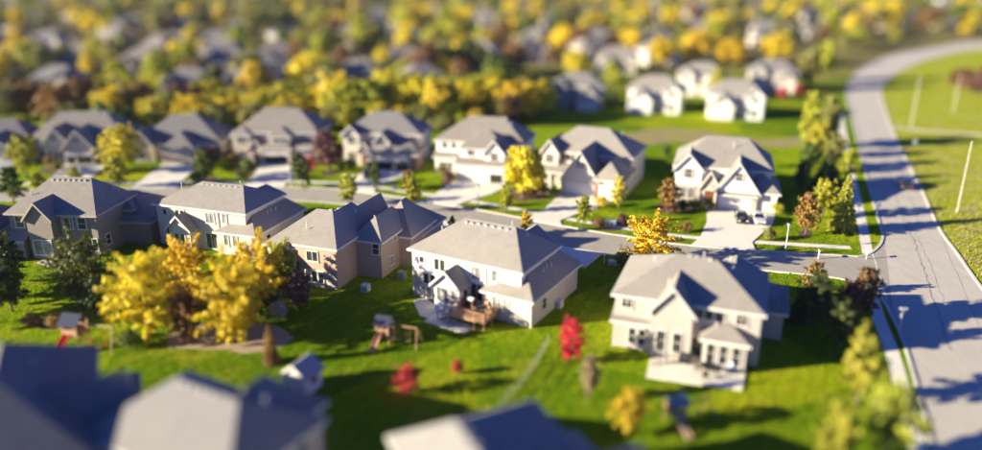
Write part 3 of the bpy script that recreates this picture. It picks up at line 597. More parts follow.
# --- foreground roofs seen from behind
def fore(px, z, ang, label, wall, roof, front=1):
    h = House('house', label, org_anchor(px, z, 11.0, 4.5, ang), ang, wall, roof)
    h.vol(0, 14.0, 0, 9.2, 6.0, ridge=((4.7, 4.6), (11.0, 4.5), z))
    if front: h.vol(6.4, 12.4, 5, 11.2, 5.9, ridge=((9.4, 6.5), (9.4, 8.6), z - .5))
    h.vol(3, 6.5, -1.4, 4, 3.5, 'gy', peak=5.2)
    h.wins('S', (1.5, 9, 11.5), 0, 4.0); h.wins('E', (3, 7), 14.0, 4.0); h.wins('S', (4, 5.4), -1.4, 1.0); h.wins('N', (8, 11), 11.2, 4.0)
    h.vents([(6 + i * .9, 4.35, z - .15) for i in range(4)]); h.pipes([(12, 6, z - .8)])
    return h
h = House('house', 'big dark roofed house beyond the lawn with the red slide play set', org_anchor((2, 343), 10.2, 5.5, 11.5, 26), 26, 'wall_taupe', M['roof_darkroof'])
h.vol(0, 11, 0, 17, 6, 'hip', 38); h.vol(5, 13.5, 3, 9, 5.6, 'gx', peak=8.6); h.vol(9, 14, 9.5, 15.5, 3.4, 'hip', 32); h.vol(-3, 5, 8, 13.5, 5.5, 'gx', peak=8.3)
h.wins('E', (4.5, 7.5), 13.5, 3.8); h.wins('N', (3, 8), 17, 3.8); h.win('E', 16, 11, 3.8); h.pipes([(7.5, 10, 8.6), (8, 13, 8.0)]); h.vents([(5.3, 9.5, 10), (5.3, 8, 10)])
fore((238, 400), 9.2, -28, 'house with a half sunlit hip roof beside the white garden shed', 'wall_tan', M['roof_greyroof'])
h = House('house', 'house with blue shaded hip roof on the lawn of red shrubs', org_anchor((455, 420), 9.9, 2.6, 11.0, 24), 24, 'wall_beige', M['roof_greyroof'])
h.vol(0, 11, 0, 16.5, 6, ridge=((2.6, 5), (2.6, 11.0), 9.9)); h.vol(5, 13.0, 3, 9, 5.4, 'gx', peak=8.2); h.vol(9, 14, 9.5, 15, 3.4, 'hip', 32)
h.wins('E', (4.5, 7.5), 13.0, 3.8); h.wins('N', (3, 8), 16.5, 3.8); h.pipes([(7.5, 10, 7.6)]); h.vents([(2.8, 9.5, 9.75), (2.8, 8, 9.75)])
# --- third row
def mid(px, ang, label, wall, roof, flip=1, e=6.2):
    h = House('house', label, org_base(px), ang, wall, roof); f = lambda a, b: (a, b) if flip > 0 else (14 - b, 14 - a)
    h.vol(*f(0, 14), 3, 12, e, 'hip', 34); h.vol(*f(.6, 6.4), 0, 8, 3.5, 'gy', peak=6.6); h.vol(*f(9.4, 13.4), 1.8, 7, e - .2, 'gy', peak=8.0); h.vol(*f(6.6, 9.2), 1.9, 5, 3.2, 'shed', 22)
    g = sum(f(.6, 6.4)) / 2; q = sum(f(9.4, 13.4)) / 2
    h.garage(g, 0); h.win('S', g, 0, 4.4, .9, 1.1, 2); h.win('S', q, 1.8, 4.2, 1.3, 1.5, 2); h.win('S', q, 1.8, .8, 1.5, 1.6, 2); h.door(sum(f(6.6, 9.2)) / 2, 1.9); h.wins('S', (sum(f(2, 3)) / 2, sum(f(7.5, 8.3)) / 2), 3, 4.4)
    h.wins('E', (6, 9), 14, 4.2); h.wins('W', (6, 9), 0, 4.2)
    return h
mid((548, 109), -14, 'grey blue house across the green beyond the yellow tree belt', 'wall_stonegrey', M['roof_greyroof'], -1)
mid((626, 113), -16, 'bright white house standing across the green beyond the bare soil', 'wall_white', M['roof_taupe'], 1)
mid((676, 96), -16, 'tall white house behind the bright white one', 'wall_white', M['roof_taupe'], -1)
mid((706, 119), -16, 'white house with a tan roof facing the green near the road', 'wall_white', M['roof_taupe'], 1)
mid((748, 92), -16, 'cream house with red shrubs at its corner beyond the poplars', 'wall_cream', M['roof_greyroof'], -1)
mid((596, 74), -12, 'cream house between yellow trees behind the white house pair', 'wall_cream', M['roof_taupe2'], 1)
mid((332, 92), -6, 'cream house with dark roof rising above the yellow hedge trees', 'wall_cream', M['roof_greyroof'], 1)
mid((215, 100), -4, 'cream house peeping over the tree belt', 'wall_cream', M['roof_darkroof'], 1)
mid((160, 104), 4, 'tan house peeping over the tree belt', 'wall_tan', M['roof_greyroof'], -1)

# driveways (on top of pavement and kerb)
def drive(px, label=None): return st(poly_sheet('driveway', [G(*p).xy for p in px], .13, M['concrete'], None, .126))
drive([(707, 207.5), (717, 209.2), (749, 212.3), (758, 213.4), (775, 215.5), (772, 226), (763, 233), (752, 243), (756, 251.2), (690, 246.2), (700, 238), (707, 222)])
drive([(560, 195), (597, 199.5), (611, 202), (596, 209), (578, 214), (560, 221), (562, 226.6), (526, 219.6), (545, 209)])
drive([(456, 180.5), (504, 183.5), (505, 188), (490, 195), (472, 200), (455, 206.5), (424, 201.6), (437, 193)])
drive([(366, 169), (406, 171.5), (404, 176), (385, 184), (376, 188), (374, 194), (345, 190.2), (356, 183), (358, 175)])
drive([(261, 164), (293, 164), (305, 166), (300, 176), (286, 184), (284, 187.7), (243, 188), (252, 178)])
drive([(162, 165), (193, 165), (193, 172), (180, 183), (178, 188.4), (130, 188.8), (140, 182)])
drive([(64, 165), (93, 165), (106, 167), (92, 178), (84, 189.2), (44, 189.8), (54, 176)])
drive([(-20, 168), (8, 168), (0, 190), (-40, 191)])
def fdrive(pts): return st(poly_sheet('driveway', [G(*p).xy for p in pts], .13, M['concrete'], None, .126))
fdrive([(548, 262), (585, 268), (592, 263), (600, 256), (604, 253.5), (553, 245.3), (540, 243)])
fdrive([(428, 226), (452, 231), (462, 226), (436, 219)])
fdrive([(752, 270), (789, 274), (792, 273), (760, 270)])
def walk(px): return st(poly_sheet('garden_path', [G(*p).xy for p in px], .03, M['concrete']))
walk([(702, 200), (709, 200), (712, 209), (706, 210)]); walk([(545, 186), (549, 185), (560, 196), (556, 199)])
walk([(36, 263), (48, 258), (58, 265), (50, 268)]); walk([(340, 176), (346, 174), (362, 178), (358, 182)]); walk([(413, 301), (424, 297), (452, 318), (446, 324), (420, 316)])
pt = st(poly_sheet('patio', [G(*p).xy for p in [(650, 360), (700, 348), (748, 358), (742, 391), (646, 378)]], .16, M['concrete'], None, .155))
# planting beds
for px in ([(655, 207), (668, 199), (700, 199), (700, 207), (690, 212), (664, 213)], [(503, 193), (522, 185), (548, 186), (556, 196), (540, 200), (515, 201)], [(440, 180), (455, 178), (456, 186), (446, 188)],
           [(196, 180), (216, 176), (216, 182), (200, 184)], [(322, 172), (338, 170), (338, 174), (324, 176)], [(797, 232), (808, 229), (813, 234), (802, 237)], [(834, 228), (846, 225), (850, 230), (838, 232)],
           [(598, 226), (616, 219), (636, 222), (634, 229), (606, 231)], [(235, 168), (255, 166), (255, 176), (238, 178)], [(20, 322), (60, 315), (72, 322), (50, 330)], [(40, 168), (60, 166), (64, 172), (44, 174)]):
    blob('planting_bed', px, .006, M['mulch'], .12, 4)

# ------------------------------------------------------------------ vegetation prototypes (unit height 1, unit width 1)
def leafquad(mb, p, nrm, size, rr_):
    a = nrm.orthogonal().normalized(); b = nrm.cross(a).normalized(); th = rr_.uniform(0, 6.28)
    u = (a * math.cos(th) + b * math.sin(th)) * size * rr_.uniform(.6, 1.25); v = (b * math.cos(th) - a * math.sin(th)) * size * rr_.uniform(.5, 1.0)
    i = len(mb.v)
    mb.v += [tuple(p - u), tuple(p - v * .8 + u * .1), tuple(p + u), tuple(p + v * .8 - u * .1)]
    mb.f.append((i, i + 1, i + 2, i + 3)); mb.mi.append(0)
def rdir(q):
    z = q.uniform(-1, 1); t = q.uniform(0, 6.2832); s = math.sqrt(1 - z * z); return Vector((s * math.cos(t), s * math.sin(t), z))
def crown_lobes(seed, n, leaf, zlo, zhi, nl, lr, taper=0.0, asp=1.0):
    """leaves spread over many uneven lobes; asp = height / width the unit crown will be drawn at"""
    q = random.Random(seed); mb = MB(); lobes = []
    cz, hz = (zlo + zhi) / 2, (zhi - zlo) / 2
    for k in range(nl):
        d = rdir(q); rad = q.uniform(.35, 1) ** .6
        z = d.z * rad; wid = 1 - taper * max(0, z)
        r = lr * q.uniform(.65, 1.25)
        lobes.append((Vector((d.x * rad * (.5 - r * .55) * wid, d.y * rad * (.5 - r * .55) * wid, cz + z * (hz - r * .6 / asp))), r))
    for k in range(n):
        c, r = lobes[q.randrange(nl)]; d = rdir(q); rad = q.uniform(.1, 1.25) ** .6
        if k % 5 == 0: c, r = lobes[0][0] * .0 + Vector((0, 0, cz)), .40 * (1 - taper * .4)
        if d.z < -.3 and q.random() < .5: d.z *= -1
        p = c + Vector((d.x * r * rad, d.y * r * rad, d.z * r * rad / asp))
        nm = (d * .9 + rdir(q) * .75 + Vector((0, 0, .25))).normalized()
        leafquad(mb, p, nm, leaf * (1 if q.random() > .1 else 1.4), q)
    for k in range(n // 8):                     # loose sprays that break the outline
        c, r = lobes[q.randrange(nl)]; d = rdir(q); p = c + Vector((d.x, d.y, d.z / asp)) * r * q.uniform(1.05, 1.4); leafquad(mb, p, rdir(q), leaf * .8, q)
    return mb, lobes
def crown_branches(seed, n, leaf, zlo, zhi, nb, spread, taper=.2, asp=1.0, zb=.35):
    """leaf sprays strung along branches that fan out from the stem, so the outline stays ragged"""
    q = random.Random(seed); mb = MB(); br = []; cz, hz = (zlo + zhi) / 2, (zhi - zlo) / 2
    for k in range(nb):
        z = -1 + 2 * (k + .5) / nb; t = k * 2.39996 + q.uniform(-.5, .5); s = math.sqrt(max(0, 1 - z * z)); L = q.uniform(.62, 1.12)
        wd = 1 - taper * max(0, z)
        tip = Vector((math.cos(t) * s * .5 * wd * L, math.sin(t) * s * .5 * wd * L, cz + z * hz * L)); b0 = Vector((0, 0, zb + (zhi - zb) * .55 * max(0, (z + 1) / 2)))
        br.append((b0, tip, q.uniform(.7, 1.3)))
    for k in range(n):
        b0, tip, wgt = br[q.randrange(nb)]; t = q.uniform(.25, 1.06) ** .75; p = b0.lerp(tip, t); d = rdir(q); sp = spread * wgt * (1.25 - .75 * t) * q.uniform(.15, 1.15)
        p += Vector((d.x * sp, d.y * sp, d.z * sp * .62 / asp)); p.z -= .02 * t * t
        out = Vector((p.x, p.y, (p.z - cz) * .8)); out = out.normalized() if out.length > 1e-4 else Vector((0, 0, 1))
        leafquad(mb, p, (out * .75 + rdir(q) * .8 + Vector((0, 0, .3))).normalized(), leaf * (1 if q.random() > .12 else 1.4), q)
    return mb, [(b0.lerp(tip, .85), .1) for b0, tip, w_ in br[::3]]
def trunk_mesh(seed, ztop_, lobes, r0=.035, thin=1.0):
    q = random.Random(seed); mb = MB(); pts = [Vector((0, 0, -.02))]; n = 5
    for k in range(1, n + 1): pts.append(Vector((q.uniform(-.02, .02), q.uniform(-.02, .02), ztop_ * k / n)))
    mb.tube(pts, [r0 * thin * (1.25 if k == 0 else 1 - .15 * k) for k in range(n + 1)], 8)
    for c, r in lobes[:9]:
        b = pts[q.choice((2, 3, 4))]; m_ = (b + c) / 2 + Vector((0, 0, -.03)); mb.tube([b, m_, c], [r0 * .5 * thin, r0 * .32 * thin, r0 * .1 * thin], 5, cap=False)
    return mb
def conifer(seed, n, leaf, droop=.1, dens=1.0):
    q = random.Random(seed); mb = MB()
    levels = 22
    for L in range(levels):
        z = .06 + .92 * (L / levels) ** .95; rad = .5 * (1 - (L / levels)) ** .68 * q.uniform(.85, 1.1) + .015
        nb = max(4, int(13 * (1 - L / levels)) + 3); off = q.uniform(0, 6.28)
        for b in range(nb):
            a = off + 6.2832 * b / nb + q.uniform(-.2, .2); rl = rad * q.uniform(.72, 1.12)
            k = max(3, int(n / levels / nb * (.4 + 1.2 * (1 - L / levels)) * dens))
            for j in range(k):
                t = q.uniform(.15, 1) ** .7; p = Vector((math.cos(a) * rl * t, math.sin(a) * rl * t, z - droop * rl * t + q.uniform(-.012, .012)))
                p += Vector((-math.sin(a), math.cos(a), 0)) * q.uniform(-1, 1) * rl * .2 * (1.1 - t)
                leafquad(mb, p, (Vector((math.cos(a) * .5, math.sin(a) * .5, .8)) + rdir(q) * .6).normalized(), leaf * (.55 + .6 * (1 - L / levels)), q)
    return mb
PROTO = {}
def proto(kind, k):
    key = (kind, k)
    if key in PROTO: return PROTO[key]
    sd = hash(kind) % 97 if False else sum(map(ord, kind)) + 31 * k
    if kind == 'big': mb, lo = crown_branches(sd, 6500, .023, .12, 1.0, 60, .09, .12, 1.0); tr = trunk_mesh(sd, .6, lo, .022)
    elif kind == 'bushy': mb, lo = crown_branches(sd, 6500, .023, .02, 1.0, 64, .085, .12, 1.0, .2); tr = trunk_mesh(sd, .5, lo, .02)
    elif kind == 'round': mb, lo = crown_branches(sd, 3300, .034, .16, 1.0, 34, .14, .2, 1.2); tr = trunk_mesh(sd, .6, lo, .03)
    elif kind == 'oval': mb, lo = crown_branches(sd, 2600, .040, .12, 1.0, 34, .14, .45, 1.7, .3); tr = trunk_mesh(sd, .62, lo, .032)
    elif kind == 'column': mb, lo = crown_lobes(sd, 2600, .05, .06, 1.0, 26, .22, .35, 2.6); tr = trunk_mesh(sd, .7, lo, .04)
    elif kind == 'cone': mb = conifer(sd, 5200, .036); tr = MB(); tr.tube([(0, 0, -.02), (0, 0, .5), (0, 0, .97)], [.035, .02, .004], 7)
    elif kind == 'shrub': mb, lo = crown_lobes(sd, 1300, .05, .04, 1.0, 12, .22, .1, .9); tr = trunk_mesh(sd, .4, lo, .03)
    elif kind == 'far': mb, lo = crown_lobes(sd, 900, .062, .14, 1.0, 15, .19, .25, 1.1); tr = trunk_mesh(sd, .6, lo, .03)
    PROTO[key] = (mb.mesh('crown'), tr.mesh('trunk')); PROTO[key][0].materials.append(M['leaf_green']); PROTO[key][1].materials.append(bark)
    return PROTO[key]
def tree_at(p, h, w, kind, leaf, label, group=None, name='tree', cat='tree', k=None):
    cm, tm = proto(kind, rnd.randrange(3) if k is None else k)
    t = thing(name, label, cat, (p[0], p[1], 0), rnd.uniform(0, 6.28), group); t.scale = (w, w, h)
    c = link('crown', cm, None, t); c.material_slots[0].link = 'OBJECT'; c.material_slots[0].material = M['leaf_' + leaf]
    link('trunk', tm, None, t); return t
def tree(bx, by, ytop, wpx, kind, leaf, label, group=None, name='tree', cat='tree', k=None):
    p = G(bx, by); h = ztop(p, ytop); d = depth(Vector((p.x, p.y, h / 2))); return tree_at(p, h, wpx * d / FPX, kind, leaf, label, group, name, cat, k)
# back yard cluster and big yard trees
tree(152, 338, 243, 80, 'bushy', 'yellow', 'wide golden yellow tree, leftmost of the back yard cluster, over the lawn', name='autumn_tree', k=0)
tree(190, 308, 229, 60, 'bushy', 'yellow', 'yellow tree at the rear of the cluster, against the cream house', name='autumn_tree', k=1)
tree(236, 342, 250, 80, 'bushy', 'yellow', 'full yellow tree over the bare bed, front of the cluster', name='autumn_tree', k=2)
tree(262, 314, 229, 60, 'bushy', 'yellow', 'slightly paler yellow tree between the cluster and the peach house', name='autumn_tree', k=0)
tree(284, 300, 236, 40, 'round', 'yelgreen', 'thin yellow green tree beside the peach house corner', name='autumn_tree')
tree(190, 342, 280, 40, 'bushy', 'brown', 'rust brown tree tucked under the yellow cluster', name='autumn_tree')
tree(296, 306, 268, 36, 'shrub', 'purple', 'maroon shrub in the corner by the peach house', name='shrub', cat='shrub')
tree(268, 318, 286, 34, 'shrub', 'dkgreen', 'dark green shrub below the gold tree', name='shrub', cat='shrub')
tree(280, 322, 300, 22, 'shrub', 'pale', 'pale leaved shrub beside the bare bed', name='shrub', cat='shrub')
tree(272, 363, 322, 21, 'cone', 'orange', 'small rusty conifer at the end of the bare bed', name='conifer_tree')
tree(86, 304, 228, 66, 'bushy', 'deepgreen', 'large dark evergreen before the grey tan house', name='evergreen_tree', k=2)
tree(10, 282, 232, 42, 'round', 'dkgreen', 'dark tree at the corner of the grey tan house', name='evergreen_tree')
tree(12, 312, 262, 40, 'round', 'dkgreen', 'dark low tree on the shaded lawn left of the big evergreen', name='evergreen_tree')
tree(-22, 302, 226, 50, 'round', 'dkgreen', 'tall dark tree left of view, added to shade the left lawn', name='evergreen_tree'); tree(-34, 326, 250, 56, 'round', 'green', 'broad green tree left of view, added to shade the left lawn', name='evergreen_tree'); tree(98, 318, 278, 26, 'shrub', 'dkgreen', 'dark shrub at the foot of the big evergreen', name='shrub', cat='shrub')  # the two leftmost trees are outside the frame, added to darken the lawn
tree(32, 326, 312, 20, 'shrub', 'brown', 'brown shrub in the round lawn bed', name='shrub', cat='shrub'); tree(55, 326, 311, 22, 'shrub', 'orange', 'rust orange shrub in the round lawn bed', name='shrub', cat='shrub')
tree(130, 348, 330, 20, 'shrub', 'green', 'small green shrub on the lawn beside the red slide', name='shrub', cat='shrub')
tree(571, 362, 314, 28, 'bushy', 'crimson', 'vivid crimson tree on the back lawn', name='autumn_tree')
tree(408, 393, 360, 30, 'bushy', 'red', 'red tree on the lawn below the swing set', name='autumn_tree'); tree(457, 374, 358, 12, 'column', 'red', 'small red sapling on the lawn below the deck', name='autumn_tree')
tree(589, 402, 350, 20, 'oval', 'straw', 'slender straw coloured tree near the crimson one', name='autumn_tree')
tree(628, 434, 384, 38, 'oval', 'gold', 'yellow columnar tree on the lawn below the patio', name='autumn_tree')
tree(672, 236 + 26, 214, 10, 'oval', 'gold', 'narrow gold sapling behind the cream house roof', name='autumn_tree') if False else None
tree(650, 266, 210, 60, 'bushy', 'yellow', 'bright yellow street tree behind the roof of the cream patio house', name='autumn_tree', k=2)
tree(622, 268, 244, 20, 'shrub', 'olive', 'olive shrub at the foot of the bright yellow street tree', name='shrub', cat='shrub'); tree(679, 264, 250, 16, 'shrub', 'brown', 'bronze shrub beside the bright yellow street tree', name='shrub', cat='shrub')
# far-side gardens
tree(523, 198, 140, 38, 'column', 'yellow', 'dense clump of upright yellow trees between off white and beige houses', name='autumn_tree', k=0)
tree(536, 196, 150, 18, 'column', 'gold', 'gold upright tree leaning on the yellow clump', name='autumn_tree', k=1)
tree(668, 213, 174, 24, 'oval', 'orange', 'orange green tree at the bare lawn corner of the two car house', name='autumn_tree')
tree(618, 210, 172, 18, 'oval', 'gold', 'slim gold tree at the beige house garage corner', name='autumn_tree')
SG = 'street trees along the far pavement'
tree(583, 226, 192, 18, 'oval', 'yelgreen', 'yellow green street tree beside the beige house driveway', SG, 'street_tree'); tree(526, 234, 208, 14, 'oval', 'gold', 'little gold street tree behind the white house roof', SG, 'street_tree')
tree(506, 213, 181, 18, 'oval', 'yelgreen', 'yellow green street tree on the verge of the off white house', SG, 'street_tree'); tree(413, 212, 171, 18, 'oval', 'yelgreen', 'yellow street tree beside the reddish sapling by the curb', SG, 'street_tree')
tree(409, 191, 168, 15, 'oval', 'orange', 'reddish sapling on the lawn of the brick house', SG, 'street_tree'); tree(376, 190, 158, 15, 'oval', 'green', 'narrow green street tree before the open brick garage', SG, 'street_tree')
tree(349, 205, 170, 21, 'oval', 'yelgreen', 'yellow green street tree rising behind the peach house roof', SG, 'street_tree'); tree(303, 188, 150, 26, 'oval', 'green', 'green street tree with red shrub behind it', SG, 'street_tree')
tree(329, 175, 126, 36, 'big', 'purple', 'purple brown tree between tan and brick houses', name='autumn_tree'); tree(312, 172, 155, 13, 'shrub', 'red', 'red shrub near the purple brown tree', name='shrub', cat='shrub')
tree(205, 183, 147, 27, 'oval', 'green', 'green street tree between low tan house and dormer house', SG, 'street_tree'); tree(213, 168, 143, 24, 'round', 'purple', 'small purple tree behind the green street tree', name='autumn_tree')
tree(233, 167, 149, 20, 'shrub', 'orange', 'copper shrub at the corner of the dormer house', name='shrub', cat='shrub'); tree(248, 176, 158, 16, 'shrub', 'green', 'green shrub beside the dormer house driveway', name='shrub', cat='shrub'); tree(243, 182, 168, 12, 'shrub', 'yelgreen', 'yellow green shrub beside the dormer house driveway', name='shrub', cat='shrub')
tree(123, 172, 121, 46, 'big', 'gold', 'large golden tree between twin gable house and low tan house', name='autumn_tree'); tree(118, 188, 152, 24, 'oval', 'yelgreen', 'yellow green street tree before the large golden tree', SG, 'street_tree')
tree(27, 176, 131, 33, 'round', 'yelgreen', 'tall yellow green tree left of the twin gable house', name='autumn_tree'); tree(14, 203, 163, 32, 'oval', 'green', 'bushy green street tree behind the grey tan roof', SG, 'street_tree'); tree(40, 196, 168, 20, 'oval', 'yelgreen', 'yellow street tree beside the bushy green one', SG, 'street_tree')
tree(76, 185, 165, 16, 'oval', 'yelgreen', 'small yellow green street tree before the twin gable garage', SG, 'street_tree'); tree(22, 150, 116, 20, 'round', 'red', 'red tree behind the low dark roofed house', name='autumn_tree')
tree(452, 233, 214, 9, 'oval', 'dkgreen', 'dark green shrub peeping over the white house ridge', name='shrub', cat='shrub')
for i, (x, y, c, n_) in enumerate([(672, 214, 'purple', 'maroon shrub in the bed below the front gable'), (682, 211, 'dkgreen', 'dark shrub in the bed below the front gable'), (695, 210, 'green', 'green shrub by the front door path'), (709, 211, 'green', 'clipped green shrub at the garage corner'),
    (686, 232, 'brown', 'bronze shrub alone on the lawn'), (768, 240, 'olive', 'olive shrub by the lamp post'), (777, 214, 'yelgreen', 'yellow green shrub at the single garage corner'), (598, 228, 'brown', 'brown shrub left of the utility box'), (622, 226, 'purple', 'purple shrub right of the utility box'), (632, 227, 'olive', 'olive shrub at the end of the utility bed'),
    (541, 192, 'dkgreen', 'dark shrub by the porch steps'), (552, 198, 'green', 'round shrub by the beige driveway'), (530, 198, 'brown', 'brown shrub at the foot of the yellow clump'), (448, 182, 'purple', 'maroon shrub at the off white house corner'), (443, 178, 'olive', 'olive shrub at the off white house wall'),
    (350, 170, 'dkgreen', 'dark hedge shrub beside the brick house entry'), (340, 170, 'green', 'hedge shrub below the brick house window'), (51, 169, 'brown', 'brown shrub by the twin gable entry'), (58, 170, 'olive', 'olive shrub by the twin gable entry'), (198, 182, 'dkgreen', 'low dark shrub beside the low tan house driveway'), (412, 168, 'red', 'red shrub at the brick wall foot'), (602, 207, 'gold', 'straw coloured shrub by the beige garage')]):
    tree(x, y, y - 11 - (i % 3), 13 + (i % 4), 'shrub', c, n_, name='shrub', cat='shrub')
# right-hand cluster by the road
tree(841, 231, 172, 30, 'cone', 'ygspruce', 'tall green pine beside the roadside pavement', name='pine_tree'); tree(822, 218, 174, 28, 'round', 'yelgreen', 'light green tree behind the copper tree', name='pine_tree'); tree(805, 236, 188, 28, 'oval', 'orange', 'copper tinted tree on the corner lawn', name='autumn_tree')
tree(807, 150, 88, 20, 'column', 'yelgreen', 'tall yellow poplar at the head of the pine row', name='poplar_tree'); tree(827, 145, 90, 20, 'column', 'olive', 'tall olive poplar beside the yellow one', name='poplar_tree'); tree(817, 158, 118, 28, 'round', 'yelgreen', 'yellow green tree under the poplars', name='autumn_tree')
tree(808, 174, 138, 26, 'round', 'green', 'leafy green tree at the edge of the shaded lawn', name='yard_tree'); tree(833, 168, 130, 24, 'round', 'olive', 'olive tree by the roadside pavement', name='autumn_tree'); tree(825, 190, 148, 34, 'cone', 'dkgreen', 'broad dark spruce behind the green pines', name='spruce_tree'); tree(845, 182, 146, 20, 'oval', 'yelgreen', 'slim yellow green tree by the roadside pavement', name='yard_tree'); tree(801, 190, 160, 18, 'shrub', 'dkgreen', 'dark shrub at the lawn edge below the spruce', name='shrub', cat='shrub')
tree(765, 168, 150, 12, 'shrub', 'olive', 'olive shrub at the rear of the two car house', name='shrub', cat='shrub'); tree(665, 157, 141, 12, 'shrub', 'green', 'round green shrub on the lawn behind the two car house', name='shrub', cat='shrub')
tree(812, 296, 257, 26, 'oval', 'orange', 'orange tipped tree by the near kerb', name='autumn_tree'); tree(861, 318, 262, 36, 'oval', 'rust', 'rusty red tree on the street corner', name='autumn_tree'); tree(846, 322, 276, 26, 'round', 'purple', 'dark purple tree behind the rusty corner tree', name='autumn_tree')
tree(838, 348, 296, 34, 'round', 'dkgreen', 'dark tree between the corner tree and the tall yellow green one', name='evergreen_tree'); tree(814, 330, 270, 46, 'big', 'dkgreen', 'dark tree in the shaded side yard by the corner', name='evergreen_tree'); tree(797, 322, 290, 22, 'cone', 'dkgreen', 'dark spruce against the garage of the patio house', name='spruce_tree')
tree(856, 404, 320, 46, 'oval', 'ygspruce', 'tall yellow green tree beside the south pavement', name='yard_tree'); tree(884, 462, 374, 62, 'oval', 'ygspruce', 'big yellow green tree by the roadside verge', name='yard_tree'); tree(832, 470, 396, 46, 'oval', 'ygspruce', 'smaller yellow green tree on the lawn beside the big verge tree', name='yard_tree')

# tree belt behind the far houses
BG_ = 'tree belt behind the far side houses'
belt = ['yellow', 'yelgreen', 'gold', 'olive', 'brown', 'green', 'orange', 'dkgreen', 'yelgreen', 'yellow', 'purple']
LB = dict(yellow='yellow', yelgreen='yellow green', gold='golden', olive='olive', brown='brown', green='green', orange='orange', dkgreen='dark green', purple='maroon', red='red')
NB = 0
def belt_tree(x, y, yt, wpx, c):
    global NB; NB += 1
    tree(x, y, yt, wpx, 'far' if wpx < 34 else 'round', c, '%s tree in the belt behind the far side houses' % LB[c], BG_ + ', ' + LB[c], 'belt_tree')
q = random.Random(3)
for i in range(62):
    x = -20 + i * 9.1 + q.uniform(-5, 5); lf = x < 60
    c = q.choice(['brown', 'olive', 'brown', 'orange', 'green']) if lf else q.choice(['yellow', 'yelgreen', 'gold', 'yelgreen', 'olive', 'yelgreen', 'yellow', 'gold'] + (['purple', 'orange', 'olive', 'brown'] if x < 200 else []))
    y = q.uniform(112, 127) if x < 440 else q.uniform(108, 122)
    belt_tree(x, y, y - q.uniform(28, 42) - (10 if 330 < x < 520 else 0), q.uniform(34, 58), c)
for i in range(26):
    x = 60 + i * 19 + q.uniform(-8, 8); y = q.uniform(126, 134)
    if 505 < x: continue
    belt_tree(x, y, y - q.uniform(18, 30), q.uniform(22, 32), q.choice(['green', 'olive', 'yelgreen', 'olive', 'yelgreen', 'gold']))
for x, y, yt, w_, c in [(520, 118, 86, 34, 'brown'), (535, 112, 82, 26, 'yelgreen'), (508, 126, 92, 30, 'brown'), (576, 84, 48, 30, 'gold'), (612, 92, 60, 24, 'yelgreen'), (660, 66, 34, 34, 'yellow'), (690, 60, 30, 40, 'yelgreen'), (730, 66, 36, 40, 'yellow'), (775, 66, 30, 40, 'yellow'), (806, 90, 46, 30, 'olive'), (820, 82, 40, 30, 'yelgreen'), (716, 100, 66, 22, 'yelgreen'), (612, 110, 92, 18, 'dkgreen'), (797, 98, 84, 14, 'red'), (783, 100, 86, 12, 'red'), (960, 92, 66, 30, 'brown'), (975, 96, 70, 28, 'purple'), (990, 92, 60, 34, 'brown')]:
    belt_tree(x, y, yt, w_, c)

# ------------------------------------------------------------------ distant neighbourhood
rlw = [(p.x, p.y) for p in rlu]
def clear(x, y, r):
    if any((x - a_) ** 2 + (y - b_) ** 2 < (r + 14) ** 2 for a_, b_ in rlw): return False
    if x > 75 and y < 330 and x > 75 + (y - 215) * .15: return False
    return True
q = random.Random(21); hn = 0; spots = []
HL = 'small far %s house among autumn trees with %s roof'
for yr in (228, 262, 300, 345, 395, 455, 525, 605, 690, 780):
    x = -yr * .82 + q.uniform(0, 20)
    while x < yr * .85:
        y = yr + q.uniform(-9, 9)
        pxx = 491 + FPX * x / (y * cP + HC * sP)
        if clear(x, y, 16) and not (yr < 300 and 520 < pxx < 830) and not (yr < 240 and (130 < pxx < 400)) and q.random() < .8:
            wl = q.choice(['wall_white', 'wall_cream', 'wall_tan', 'wall_beige', 'wall_stonegrey']); rn = q.choice(['taupe', 'greyroof', 'darkroof', 'brownroof', 'greyroof'])
            rw = dict(taupe='taupe', greyroof='grey', darkroof='dark', brownroof='brown')[rn]
            h = House('far_house', HL % (dict(wall_white='white', wall_cream='cream', wall_tan='tan', wall_beige='beige', wall_stonegrey='grey')[wl], rw), (x, y), q.uniform(-25, 25), wl, M['roof_' + rn], 'house', 'far %s houses with %s roofs' % (wl[5:], rw))
            W = q.uniform(12, 15); e = q.choice((5.8, 6.0, 3.6)); sd = q.choice((-1, 1))
            h.vol(-W / 2, W / 2, 0, q.uniform(8.5, 10.5), e, 'hip', 34, fas=False); gx = sd * (W / 2 - 3)
            h.vol(gx - 2.9, gx + 2.9, -2.4, 5, 3.4, 'gy', peak=6.0 if e > 4 else 5.6, fas=False)
            h.garage(gx, -2.4, 4.8); [h.win('S', -gx * .3 + k, 0, e - 2.0, 1.1, 1.3) for k in ((-2.2, 0) if sd > 0 else (2.2, 0))]
            hn += 1; spots.append((x, y))
        x += q.uniform(21, 29) * (1 + max(0, yr - 300) / 600)
TG = 'trees among the far houses'
cc = ['yellow', 'yelgreen', 'olive', 'gold', 'olive', 'brown', 'yelgreen', 'green', 'olive', 'yelgreen']
pts = []
for yr in range(212, 860, 11):
    n_ = 19 if yr < 420 else 20
    for k in range(n_):
        x = q.uniform(-.84, .84) * yr; y = yr + q.uniform(-6, 6)
        pxx = 491 + FPX * x / (y * cP + HC * sP)
        if not clear(x, y, 4) or any((x - a_) ** 2 + (y + -5 - b_) ** 2 < 42 for a_, b_ in spots): continue
        if yr < 290 and 535 < pxx < 830: continue
        pts.append((x, y))
pts.sort(key=lambda p: p[1])
NT = 170
